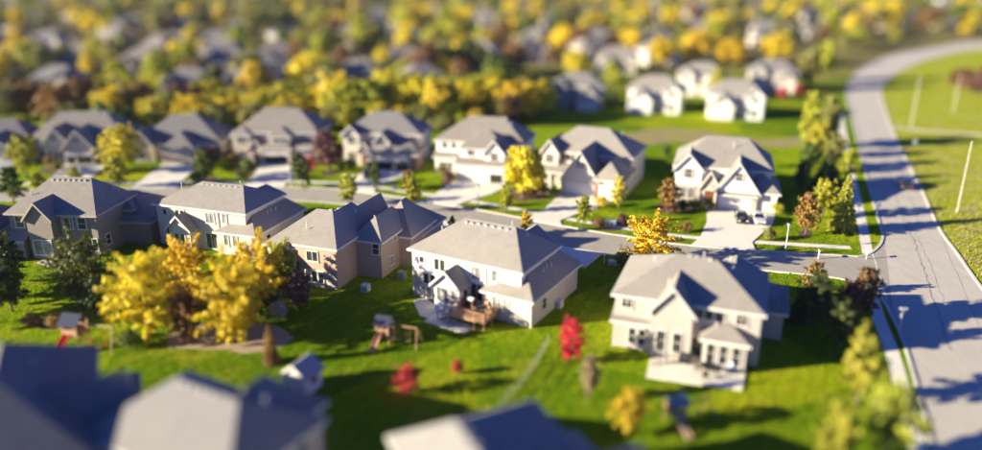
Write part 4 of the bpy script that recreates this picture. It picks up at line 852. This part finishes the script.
for (x, y) in pts[:NT]:
    c = q.choice(cc); hh = q.uniform(5.5, 14)
    tree_at((x, y), hh, hh * q.uniform(.8, 1.1), 'far', c, 'far %s tree among the distant houses' % LB[c], TG + ', ' + LB[c], 'far_tree')
wood = {}
for (x, y) in pts[NT:]: wood.setdefault(q.choice(cc[:9]), []).append((x, y))
wm = MB(); wmi = list(wood)
smallp = []
for k in range(4): smallp.append(crown_lobes(500 + k, 170, .13, .1, 1, 11, .2, .2, 1.0)[0])
for ci, c in enumerate(wmi):
    for (x, y) in wood[c]:
        sp = q.choice(smallp); hh = q.uniform(6, 15); ww = hh * q.uniform(.85, 1.15); i0 = len(wm.v); a_ = q.uniform(0, 6.28); ca, sa = math.cos(a_), math.sin(a_)
        wm.v += [(x + (vx * ca - vy * sa) * ww, y + (vx * sa + vy * ca) * ww, vz * hh) for vx, vy, vz in sp.v]; wm.f += [tuple(i0 + j for j in f_) for f_ in sp.f]; wm.mi += [ci] * len(sp.f)
tag(wm.build('far_woods', [M['leaf_' + c] for c in wmi]), 'mixed yellow and brown autumn woods filling the far distance', 'woods', kind='stuff')
# dry tufts in the roadside field
tm_ = MB(); q = random.Random(5)
for k in range(5200):
    px = q.uniform(885, 1000); py = q.uniform(132, 300) if q.random() < .8 else q.uniform(80, 132); p = G(px, py)
    lim = None
    for a_, b_ in zip(rr, rr[1:]):
        if min(a_.y, b_.y) <= p.y <= max(a_.y, b_.y): lim = a_.x + (b_.x - a_.x) * (p.y - a_.y) / (b_.y - a_.y + 1e-9)
    if lim is None or p.x < lim + .6: continue
    for j in range(5):
        a_ = q.uniform(0, 6.28); r_ = q.uniform(.05, .3); b0 = p + Vector((math.cos(a_) * r_, math.sin(a_) * r_, 0)); u = Vector((math.sin(a_), -math.cos(a_), 0)) * .05; tp = b0 + Vector((math.cos(a_) * .12, math.sin(a_) * .12, q.uniform(.12, .34)))
        tm_.face([b0 - u, b0 + u, tp], 0 if k % 3 else 1)
tag(tm_.build('dry_grass', [M['leaf_straw'], M['leaf_yelgreen']]), 'straw coloured grass tufts scattered over the roadside field', 'grass', kind='stuff')

# ------------------------------------------------------------------ lawn blades and fallen leaves (uncountable)
import numpy as np
ng = np.random.default_rng(4)
def inside(px_, py_, poly):
    r = np.zeros(len(px_), bool); n = len(poly)
    for i in range(n):
        (xa, ya), (xb, yb) = poly[i], poly[i - 1]
        if ya == yb: continue
        r ^= ((ya > py_) != (yb > py_)) & (px_ < (xb - xa) * (py_ - ya) / (yb - ya) + xa)
    return r
def blades(name, label, cat, cx, cy, per, hgt, wid, sprd, mat):
    n = len(cx) * per; x = np.repeat(cx, per) + ng.uniform(-sprd, sprd, n); y = np.repeat(cy, per) + ng.uniform(-sprd, sprd, n)
    a = ng.uniform(0, 6.283, n); h = hgt * ng.uniform(.6, 1.3, n); ln = h * ng.uniform(-.7, .7, n); w_ = wid * ng.uniform(.6, 1.4, n); ca, sa = np.cos(a), np.sin(a)
    co = np.empty((n, 3, 3), np.float32)
    co[:, 0] = np.stack([x - ca * w_, y - sa * w_, np.zeros(n)], 1); co[:, 1] = np.stack([x + ca * w_, y + sa * w_, np.zeros(n)], 1); co[:, 2] = np.stack([x - sa * ln, y + ca * ln, h], 1)
    me = bpy.data.meshes.new(name); me.vertices.add(n * 3); me.vertices.foreach_set('co', co.ravel()); me.loops.add(n * 3); me.loops.foreach_set('vertex_index', np.arange(n * 3, dtype=np.int32))
    me.polygons.add(n); me.polygons.foreach_set('loop_start', np.arange(0, n * 3, 3, dtype=np.int32)); me.update(calc_edges=True)
    return tag(link(name, me, mat), label, cat, kind='stuff')
N = 150000
v_ = ng.uniform(0, 1, N); gy = 46 + (168 - 46) * v_ ** .85; gx = ng.uniform(-1, 1, N) * (gy * .69 + 6)
keep = np.ones(N, bool)
for poly in EXC: keep &= ~inside(gx, gy, poly)
keep &= ~inside(gx, gy, [(p.x, p.y) for p in fo] + [(G(1400, 60).x, G(1400, 60).y), (G(1500, 160).x, G(1500, 160).y), (G(1500, 400).x, G(1500, 400).y)])
blades('lawn_grass', 'short green blades of the mown lawns', 'grass', gx[keep], gy[keep], 5, .12, .05, .22, M['blade'])
lx, ly = [], []
for px_, py_, r_, n_ in ((150, 342, 5, 500), (235, 345, 5, 600), (200, 345, 4, 300), (523, 198, 3.5, 200), (650, 262, 4, 250), (123, 174, 4, 200), (571, 364, 2.5, 120), (668, 214, 2.5, 120), (861, 320, 3, 150)):
    p = G(px_, py_); lx += list(p.x + ng.normal(0, r_ * .6, n_) + 1); ly += list(p.y + ng.normal(0, r_ * .5, n_))
blades('fallen_leaves', 'yellow leaves fallen on the grass under the autumn trees', 'leaves', np.array(lx), np.array(ly), 1, .03, .07, .1, M['leaf_yellow'])

# ------------------------------------------------------------------ cars
def car(px, heading, label, paint, L=4.6, W=1.82, Hh=1.5, gz=0.01, hatch=False):
    p = G(*px); t = thing('parked_car' if gz > .05 else 'car', label, 'car', (p.x, p.y, gz), R(heading))
    pm = plain('paint_' + '_'.join(label.split()[:2]), paint, .25, .3, .04); pm.node_tree.nodes['Principled BSDF'].inputs['Coat Weight'].default_value = .8
    w2 = W / 2
    # body: rings along x, lower body profile (x, z_sill, z_belt, half width)
    prof = [(-L / 2, .42, .72, .78), (-L / 2 + .12, .30, .92, .93), (-L * .33, .24, .98, 1), (0, .22, .95, 1), (L * .24, .24, .93, .99), (L * .40, .28, .80, .95), (L / 2 - .08, .34, .68, .86), (L / 2, .42, .58, .74)]
    mb = MB(); rings = []
    for x, zs, zb, k in prof:
        i = len(mb.v); y = w2 * k
        mb.v += [(x, -y * .92, zs), (x, -y, (zs + zb) * .5), (x, -y * .93, zb), (x, -y * .5, zb + .04), (x, y * .5, zb + .04), (x, y * .93, zb), (x, y, (zs + zb) * .5), (x, y * .92, zs)]; rings.append(i)
    for a_, b_ in zip(rings, rings[1:]):
        for j in range(8): mb.f.append((a_ + j, b_ + j, b_ + (j + 1) % 8, a_ + (j + 1) % 8)); mb.mi.append(0)
    mb.f.append(tuple(rings[0] + j for j in range(8))); mb.f.append(tuple(rings[-1] + j for j in reversed(range(8)))); mb.mi += [0, 0]
    # roof and pillars
    xr0, xr1 = -L * (.40 if hatch else .24), L * .06; xb0, xb1 = -L * (.46 if hatch else .39), L * .235; yr, yb = w2 * .70, w2 * .90; zb, zr = .94, Hh
    mb.hexa([(xr0, -yr, zr - .07), (xr1, -yr, zr - .07), (xr1, yr, zr - .07), (xr0, yr, zr - .07)], [(xr0 + .08, -yr * .9, zr), (xr1 - .12, -yr * .9, zr), (xr1 - .12, yr * .9, zr), (xr0 + .08, yr * .9, zr)])
    for s in (-1, 1):
        for (xa, xb_) in ((xr0, xb0), (xr1, xb1), ((xr0 + xr1) / 2, (xr0 + xr1) / 2 + .05)): mb.tube([(xa, s * yr, zr - .05), (xb_, s * yb, zb)], .045, 6)
    body = mb.build('body', pm, t, smooth=False)
    gl = glass('car_glass', (.02, .025, .03), .04) if 'car_glass' not in MATS else MATS['car_glass']
    def quad(name, pts): m = MB(); m.face(pts); m.face([Vector(v) - Vector((0, 0, .012)) for v in reversed(pts)]); m.build(name, gl, t)
    quad('windscreen', [(xb1, -yb, zb), (xb1, yb, zb), (xr1, yr, zr - .06), (xr1, -yr, zr - .06)]); quad('rear_window', [(xb0, yb, zb), (xb0, -yb, zb), (xr0, -yr, zr - .06), (xr0, yr, zr - .06)])
    for s in (-1, 1):
        pts = [(xb0, s * yb, zb), (xb1, s * yb, zb), (xr1, s * yr, zr - .06), (xr0, s * yr, zr - .06)]; quad('side_window', pts if s < 0 else pts[::-1])
    for x in (-L * .31, L * .31):
        for s in (-1, 1):
            m = MB(); m.tube([(0, -.11, 0), (0, -.12, 0), (0, .12, 0), (0, .11, 0)], [.28, .33, .33, .28], 16); wh = m.build('wheel', rubber, t, (x, s * (w2 - .13), .33))
            m = MB(); m.tube([(0, s * .105, 0), (0, s * .135, 0)], [.2, .17], 10); m.build('rim', steel, wh)
    lm = plain('lamp_lens', (.8, .8, .78), .1); tl = plain('tail_lens', (.35, .01, .01), .15)
    for s in (-1, 1):
        m = MB(); m.box(L / 2 - .22, L / 2 - .02, s * w2 * .62 - .16, s * w2 * .62 + .16, .60, .74); m.build('headlight', lm, t)
        m = MB(); m.box(-L / 2 - .02, -L / 2 + .2, s * w2 * .68 - .15, s * w2 * .68 + .15, .68, .84); m.build('tail_light', tl, t)
        m = MB(); m.box(xb1 - .28, xb1 - .12, s * (w2 + .05) - .09, s * (w2 + .05) + .09, .95, 1.08); m.build('wing_mirror', pm, t)
    m = MB(); m.box(L / 2 - .06, L / 2 + .025, -.5, .5, .42, .54); m.box(-L / 2 - .03, -L / 2 + .05, -.26, .26, .58, .70); m.build('grille', blackm, t)
    return t
car((741, 221.5), -100, 'black car parked beside the white one on the driveway', (.014, .014, .016), 4.5, 1.8, 1.45, .135)
car((758, 222.5), -100, 'white car parked beside the black one on the driveway', (.72, .71, .69), 4.5, 1.8, 1.45, .135)
car((905, 187), 69, 'dark blue car driving along the pale road', (.025, .032, .06), 5.2, 2.1, 1.7, .012)
car((368, 178), -80, 'dark car parked before the open brick garage', (.02, .02, .024), 4.5, 1.8, 1.5, .135)
car((270, 161.5), -92, 'silver car standing in the open garage of the dormer house', (.5, .5, .5), 4.3, 1.8, 1.4, .01) if False else None

# ------------------------------------------------------------------ poles, lamps, signs, small things
LG = 'white lamp posts along the far pavement'
def lamp(px, label):
    p = G(*px); t = thing('street_lamp', label, 'street lamp', (p.x, p.y, 0), 0, LG)
    m = MB(); m.tube([(0, 0, 0), (0, 0, .5), (0, 0, .55), (0, 0, 3.5)], [.12, .11, .075, .06], 10); m.build('pole', polewhite, t)
    m = MB(); m.tube([(0, 0, 3.5), (0, 0, 3.62), (0, 0, 3.98), (0, 0, 4.0)], [.08, .16, .22, .2], 10); hd = m.build('lamp_head', plain('lamp_glass', (.7, .68, .62), .2), t)
    m = MB(); m.tube([(0, 0, 4.0), (0, 0, 4.06), (0, 0, 4.2)], [.27, .24, .04], 10); m.build('cap', blackm, hd)
lamp((785.5, 250.5), 'white lamp post before the two car house'); lamp((478, 208.5), 'white lamp post before the off white house'); lamp((291, 186), 'white lamp post before the dormer house'); lamp((81, 181), 'white lamp post before the twin gable house')
def pole(px, yt, label, r=.08):
    p = G(*px); hh = ztop(p, yt); t = thing('utility_pole', label, 'pole', (p.x, p.y, 0), 0, 'tall poles in the field')
    m = MB(); m.tube([(0, 0, 0), (0, 0, hh)], [r, r * .6], 10); m.build('shaft', polewhite, t)
    m = MB(); m.box(-r * 1.8, r * 1.8, -r * 1.8, r * 1.8, 0, .25); m.build('base', plain('conc2', (.5, .48, .44)), t)
    m = MB(); m.tube([(0, 0, hh), (0, 0, hh + .12)], [r * .8, r * .3], 10); m.build('cap', steel, t)
pole((957, 212), 142, 'tall white pole in the dry field near the dark car', .085); pole((911, 126), 76, 'white pole beside the yellow road sign'); pole((953, 112), 74, 'white pole near the brown trees beyond the path')
def sign(px, shape, size, hh, label, mat, rz=0, cat='road sign', extra=None):
    p = G(*px); t = thing('road_sign', label, cat, (p.x, p.y, 0), R(rz))
    m = MB(); m.box(-.035, .035, -.03, .03, 0, hh + size * .5); m.build('post', steel, t)
    n = dict(oct=8, dia=4, sq=4, round=20)[shape]; off = dict(oct=.3927, dia=0, sq=.7854, round=0)[shape]; k = 1.41 if shape in ('sq',) else 1.08
    m = MB(); ring = [(math.cos(off + 6.2832 * j / n) * size / 2 * k, math.sin(off + 6.2832 * j / n) * size / 2 * k) for j in range(n)]
    m.face([(x, -.035, hh + z) for x, z in ring]); m.face([(x, -.055, hh + z) for x, z in ring][::1]); m.face([(x, -.035, hh + z) for x, z in reversed(ring)])
    for a_, b_ in zip(ring, ring[1:] + ring[:1]): m.face([(a_[0], -.055, hh + a_[1]), (b_[0], -.055, hh + b_[1]), (b_[0], -.035, hh + b_[1]), (a_[0], -.035, hh + a_[1])])
    m.build('plate', mat, t)
    if extra:
        for zz, rr_ in ((hh + size * .62, 0), (hh + size * .62 + .24, R(90))): m = MB(); m.box(-.4, .4, -.012, .012, 0, .2); m.build('name_blade', extra, t, (0, 0, zz), rr_)
sign((876, 219), 'round', .95, 2.2, 'pale round sign at the tip of the verge', signw, 10); sign((857.5, 216), 'sq', .7, 1.9, 'small white sign beside the roadside pavement', signw, -20); sign((913, 152), 'sq', .9, 2.2, 'white road sign on the field side of the road', signw, 5); sign((900, 129), 'dia', 1.1, 2.2, 'yellow diamond road sign beyond the dark car', signy, 5)
sign((898, 338), 'oct', .8, 2.6, 'pale sign on a tall post at the near street corner', polewhite, 255, extra=signw)
def box_thing(name, px, dims, label, mat, cat, rz=0, lid=None, z=0):
    p = G(*px, z); t = thing(name, label, cat, (p.x, p.y, z), R(rz)); a_, b_, c_ = dims
    m = MB(); m.hexa([(-a_ / 2, -b_ / 2, 0), (a_ / 2, -b_ / 2, 0), (a_ / 2, b_ / 2, 0), (-a_ / 2, b_ / 2, 0)], [(-a_ * .48, -b_ * .48, c_), (a_ * .48, -b_ * .48, c_), (a_ * .48, b_ * .48, c_), (-a_ * .48, b_ * .48, c_)]); m.build('cabinet', mat, t)
    m = MB(); m.box(-a_ * .53, a_ * .53, -b_ * .53, b_ * .53, c_, c_ + .08); m.build('lid', lid or mat, t)
    m = MB(); m.box(-a_ * .3, a_ * .3, -b_ / 2 - .03, -b_ * .485, c_ * .2, c_ * .8); m.build('grille', steel, t)
box_thing('utility_box', (612, 227), (1.1, .9, 1.0), 'pale blue utility box among shrubs', plain('pale_blue', (.45, .52, .6)), 'utility box', -20); box_thing('utility_box', (613, 264.5), (1.1, .8, .5), 'low white utility box on the shaded near lawn', polewhite, 'utility box', -20)
box_thing('utility_box', (394, 189), (.7, .5, .8), 'small white box on the brick house lawn', polewhite, 'utility box', -8)
box_thing('air_conditioner', (402, 279), (1.0, 1.0, .95), 'air conditioner below the peach gable wall', steel, 'air conditioner', -20); box_thing('air_conditioner', (558, 307), (1.0, 1.0, .95), 'air conditioner at the white house garage wall', polewhite, 'air conditioner', -30); box_thing('air_conditioner', (366, 291), (.9, .9, .8), 'air conditioner at the peach house inner corner', polewhite, 'air conditioner', -20)
def mailbox(px, label):
    p = G(*px); t = thing('mailbox', label, 'mailbox', (p.x, p.y, 0), R(-20), 'kerbside mailboxes')
    m = MB(); m.box(-.06, .06, -.06, .06, 0, 1.05); m.build('post', polewhite, t)
    m = MB(); m.tube([(0, -.28, 1.2), (0, .28, 1.2)], .14, 12); m.build('box', plain('mail_white', (.7, .7, .68), .4), t)
mailbox((604, 263), 'white mailbox post on the near lawn beside the white house drive'); mailbox((818, 259), 'mailbox beside the far kerb near the copper tree'); mailbox((606, 226.5), 'mailbox beside the utility bed'); mailbox((866, 259), 'mailbox at the street corner')
sg = thing('fire_hydrant', 'yellow and red hydrant on the street corner', 'hydrant', G(862, 266 + 16))
m = MB(); m.tube([(0, 0, 0), (0, 0, .1), (0, 0, .12), (0, 0, .62), (0, 0, .64), (0, 0, .7)], [.2, .2, .14, .14, .18, .18], 12); m.build('barrel', redp, sg)
m = MB(); m.tube([(0, 0, .7), (0, 0, .82), (0, 0, .9)], [.16, .12, .03], 12); m.build('bonnet', signy, sg)
for s in (-1, 1): m = MB(); m.tube([(s * .12, 0, .5), (s * .24, 0, .5)], .07, 8); m.build('nozzle', signy, sg)

# deck behind the white house
hp = F3.o; c, s_ = math.cos(R(-30)), math.sin(R(-30))
def f3w(x, y): return Vector((hp.location.x + c * x - s_ * y, hp.location.y + s_ * x + c * y, 0))
DX, DY = 4.4, 3.6; dp = f3w(7.95, -4.3)
d = thing('deck', 'raised cedar deck with railings and stairs behind the white house', 'deck', dp, R(-30)); DZ = 1.15
pl = MB(); pl.box(-.068, .068, 0, DY, DZ - .04, DZ); pm_ = pl.mesh('plank'); pm_.materials.append(cedar)
for k in range(int(DX / .15)): link('plank', pm_, None, d, (.07 + k * .15, 0, rnd.uniform(-.004, .004)))
m = MB(); m.box(0, DX, .02, .08, DZ - .26, DZ - .045); m.box(0, .06, .08, DY, DZ - .26, DZ - .046); m.box(DX - .06, DX, .08, DY, DZ - .26, DZ - .046); m.build('joist', cedar, d)
po = MB(); po.box(-.06, .06, -.06, .06, 0, DZ + 1.0); pme = po.mesh('post'); pme.materials.append(cedar)
for x, y in ((.08, .06), (DX * .36, .06), (DX * .7, .06), (DX - .08, .06), (.08, DY * .5), (DX - .08, DY * .5), (DX - .08, DY - .1)): link('post', pme, None, d, (x, y, 0))
def rail(a_, b_):
    m = MB(); m.tube([a_ + Vector((0, 0, .95)), b_ + Vector((0, 0, .95))], .055, 4); m.tube([a_ + Vector((0, 0, .12)), b_ + Vector((0, 0, .12))], .04, 4); r_ = m.build('railing', cedar, d)
    n_ = int((b_ - a_).length / .16); bm_ = cached('baluster', lambda: (lambda z: (z.box(-.022, .022, -.022, .022, .12, .95), z)[1])(MB()), cedar)
    for k in range(1, n_): link('baluster', bm_, None, r_, a_ + (b_ - a_) * k / n_)
V = lambda *a_: Vector(a_)
rail(V(.08, .06, DZ), V(DX - .08, .06, DZ)); rail(V(DX - .08, .06, DZ), V(DX - .08, DY - .1, DZ)); rail(V(.08, 1.4, DZ), V(.08, DY - .1, DZ))
stp = MB(); stp.box(-.15, .15, -.6, .6, -.05, 0); sme = stp.mesh('step'); sme.materials.append(cedar)
for k in range(6): link('step', sme, None, d, (-.2 - k * .27, .75, DZ - .19 * (k + 1)))
m = MB()
for yy in (.12, 1.38): m.tube([(0, yy, DZ - .1), (-1.7, yy, .05)], .06, 4); m.tube([(0, yy, DZ + .95), (-1.7, yy, 1.0)], .05, 4); m.tube([(-1.7, yy, 0), (-1.7, yy, 1.0)], .05, 4)
m.build('stair_rail', cedar, d)
st(poly_sheet('deck_pad', [f3w(5.2, -5.4).xy, f3w(10.6, -5.7).xy, f3w(10.9, -3.6).xy, f3w(5.2, -3.2).xy], .05, M['concrete'], None, .046))
def table(loc, label, r=.6, mat=None, rz=0):
    t = thing('garden_table', label, 'table', loc, rz); m = MB(); m.tube([(0, 0, .70), (0, 0, .74)], r, 18); m.build('table_top', mat or blackm, t)
    for k in range(4): a_ = .785 + k * 1.5708; m = MB(); m.tube([(math.cos(a_) * r * .75, math.sin(a_) * r * .75, 0), (math.cos(a_) * r * .6, math.sin(a_) * r * .6, .7)], .025, 6); m.build('leg', mat or blackm, t)
def chair(loc, label, rz, mat=None, group=None):
    t = thing('garden_chair', label, 'chair', loc, rz, group); mt = mat or blackm
    m = MB(); m.box(-.25, .25, -.25, .25, .40, .46); m.build('seat', mt, t); m = MB(); m.hexa([(-.25, .22, .46), (.25, .22, .46), (.25, .27, .46), (-.25, .27, .46)], [(-.24, .32, .98), (.24, .32, .98), (.24, .36, .98), (-.24, .36, .98)]); m.build('backrest', mt, t)
    for x in (-.22, .22):
        for y in (-.22, .22): m = MB(); m.tube([(x, y, 0), (x, y, .40)], .025, 6); m.build('leg', mt, t)
        m = MB(); m.box(x - .03, x + .03, -.24, .28, .62, .66); m.build('armrest', mt, t)
def grill(loc, label, rz, mat):
    t = thing('barbecue_grill', label, 'grill', loc, rz); m = MB(); m.box(-.55, .55, -.28, .28, .1, .8); m.build('cart', blackm, t); m = MB(); m.tube([(-.42, 0, .85), (.42, 0, .85)], .3, 14); m.build('hood', mat, t)
    for x in (-.48, .48): m = MB(); m.tube([(x, -.2, .1), (x, .2, .1)], .1, 10); m.build('wheel', rubber, t)
    m = MB(); m.tube([(-.35, -.33, .9), (.35, -.33, .9)], .025, 6); m.build('handle', steel, t)
w3 = lambda x, y: dp + Matrix.Rotation(R(-30), 3, 'Z') @ Vector((x, y, DZ))
grill(w3(1.0, 2.9), 'grill under a pale cover on the cedar deck', R(-30), polewhite); table(w3(2.9, 1.9), 'round blue table on the cedar deck', .55, bluep)
for k, (x, y, r_) in enumerate(((2.1, 1.9, 90), (3.7, 1.9, -90), (2.9, 2.8, 0))): chair(w3(x, y), 'cedar chair at the blue table on the deck', R(r_ - 30), cedar, 'chairs on the deck')
# patio behind the cream house
def gp(x, y, z=.16): p = G(x, y, z); return p
table(gp(707, 372), 'round black table on the stone patio', .75)
for k, (x, y, r_) in enumerate(((697, 371, 80), (717, 374, -100), (709, 366, -10), (705, 379, 170))): chair(gp(x, y), 'black chair at the round patio table', R(r_), None, 'chairs around the patio table')
grill(gp(684, 363), 'black grill on the patio beside the rear gable', R(-20), blackm); chair(gp(690, 357), 'teal lounge chair by the patio wall', R(10), tealp); chair(gp(728, 372), 'pale blue chair at the patio end', R(-60), plain('pale_blue', (.45, .52, .6)))
pr = thing('patio_railing', 'black metal railing along the patio edge below the gable', 'railing', gp(652, 366), 0)
a_, b_ = V(0, 0, 0), gp(681, 361) - gp(652, 366)
for k in range(5): m = MB(); m.tube([(0, 0, 0), (0, 0, 1.0)], .03, 6); m.build('post', blackm, pr, a_.lerp(b_, k / 4))
for z in (.15, .98): m = MB(); m.tube([a_ + V(0, 0, z), b_ + V(0, 0, z)], .03, 6); m.build('rail', blackm, pr)
for k in range(1, 24): m = MB() if k == 1 else None; (m.tube([(0, 0, .15), (0, 0, .98)], .014, 4), globals().__setitem__('bal', m.mesh('baluster')), bal.materials.append(blackm)) if k == 1 else None; link('baluster', bal, None, pr, a_.lerp(b_, k / 24))
# play sets
def playset(px, rz, label, roofm, slide, k=1.0):
    p = G(*px); t = thing('play_set', label, 'play set', p, R(rz)); t.scale = (k, k, k)
    po_ = MB(); po_.box(-.06, .06, -.06, .06, 0, 2.5); pme_ = po_.mesh('post'); pme_.materials.append(cedar)
    for x in (0, 1.5):
        for y in (0, 1.5): link('post', pme_, None, t, (x, y, 0))
    m = MB(); m.box(-.1, 1.6, -.1, 1.6, 1.3, 1.38); m.build('platform', cedar, t)
    for (x0, x1, y0, y1) in ((-.05, 1.55, -.1, -.06), (-.1, -.06, -.05, 1.55), (-.05, 1.55, 1.56, 1.6)): m = MB(); m.box(x0, x1, y0, y1, 1.45, 2.0); m.build('side_panel', cedar, t)
    m = MB(); m.hexa([(-.3, -.3, 2.4), (1.8, -.3, 2.4), (1.8, .76, 3.3), (-.3, .76, 3.3)][::1], [(-.3, -.3, 2.46), (1.8, -.3, 2.46), (1.8, .76, 3.36), (-.3, .76, 3.36)]); m.hexa([(-.3, .76, 3.3), (1.8, .76, 3.3), (1.8, 1.8, 2.4), (-.3, 1.8, 2.4)], [(-.3, .76, 3.36), (1.8, .76, 3.36), (1.8, 1.8, 2.46), (-.3, 1.8, 2.46)]); m.build('roof', roofm, t)
    m = MB(); sl_ = [(0.2, -.1, 1.38), (.2, -.9, .95), (.2, -1.8, .35), (.2, -2.4, .18)]
    for u, v in zip(sl_, sl_[1:]): m.hexa([(u[0], u[1], u[2] - .05), (v[0], v[1], v[2] - .05), (v[0] + .6, v[1], v[2] - .05), (u[0] + .6, u[1], u[2] - .05)], [u, v, (v[0] + .6, v[1], v[2]), (u[0] + .6, u[1], u[2])]); [m.hexa([(u[0] + e, u[1], u[2]), (v[0] + e, v[1], v[2]), (v[0] + e + .06, v[1], v[2]), (u[0] + e + .06, u[1], u[2])], [(u[0] + e, u[1], u[2] + .2), (v[0] + e, v[1], v[2] + .2), (v[0] + e + .06, v[1], v[2] + .2), (u[0] + e + .06, u[1], u[2] + .2)]) for e in (-.06, .6)]
    m.build('slide', slide, t)
    m = MB(); m.tube([(1.5, .75, 2.3), (4.8, .75, 2.3)], .08, 6); m.tube([(4.8, .75, 2.3), (5.1, -.3, 0)], .06, 6); m.tube([(4.8, .75, 2.3), (5.1, 1.8, 0)], .06, 6); m.build('swing_beam', cedar, t)
    for x in (2.4, 3.6): m = MB(); m.tube([(x - .22, .75, 2.3), (x - .22, .75, .5)], .015, 4); m.tube([(x + .22, .75, 2.3), (x + .22, .75, .5)], .015, 4); m.box(x - .25, x + .25, .62, .88, .46, .5); m.build('swing', slide, t)
    for k_ in range(5): m = MB(); m.box(1.62, 1.7, .2, 1.3, .2 + k_ * .25, .26 + k_ * .25); m.build('rung', cedar, t)
playset((377, 343), -18, 'wooden play set with blue roof and swing arm on the shaded lawn', bluep, plain('cedar_slide', (.42, .2, .12)), .9); playset((66, 348), -12, 'play set with red slide and blue roof on the far left lawn', bluep, redp, 1.1); playset((672, 428), 20, 'play tower with teal roof on the lawn below the patio', tealp, plain('tan_plastic', (.5, .33, .22)), .85)
# white garden shed
h = House('garden_shed', 'small white garden shed beside the half sunlit roof', org_base((284, 391)), -25, 'wall_white', plain('shed_roof', (.36, .34, .32)), 'shed')
h.vol(0, 2.6, 0, 2.4, 2.1, 'gy', peak=3.1, oh=.2); h.door(1.3, 0, mat=gdoor, h=1.8); h.win('E', 1.2, 2.6, 1.0, .6, .6, 1, 1)
# wire fence between the yards
fe = thing('yard_fence', 'low grey wire fence crossing the back lawns by the crimson tree', 'fence', G(548, 344), 0); P0 = G(548, 344)
fl = [G(548, 344) - P0, G(536, 366) - P0, G(520, 388) - P0, G(498, 410) - P0]; fp_ = MB(); fp_.tube([(0, 0, 0), (0, 0, 1.15)], .04, 6); fme = fp_.mesh('post'); fme.materials.append(steel)
for a_, b_ in zip(fl, fl[1:]):
    for k in range(3): link('post', fme, None, fe, a_.lerp(b_, k / 3))
    for z in (.15, .6, 1.1): m = MB(); m.tube([a_ + V(0, 0, z), b_ + V(0, 0, z)], .02, 5); m.build('rail', steel, fe)
print('houses far', hn, 'belt', NB, 'pts', len(pts), 'objects', len(bpy.data.objects))

# ------------------------------------------------------------------ air
m, nt, b = newmat('air'); nt.nodes.remove(b); pv = nt.nodes.new('ShaderNodeVolumePrincipled'); pv.inputs['Color'].default_value = (.92, .94, 1, 1); pv.inputs['Density'].default_value = HAZE; pv.inputs['Anisotropy'].default_value = .2
nt.links.new(pv.outputs[0], nt.nodes['Material Output'].inputs['Volume'])
mb = MB(); mb.box(-3600, 3600, -400, 5100, -1, 41); tag(mb.build('haze', m), 'thin autumn haze lying over the neighbourhood', 'haze', kind='stuff')
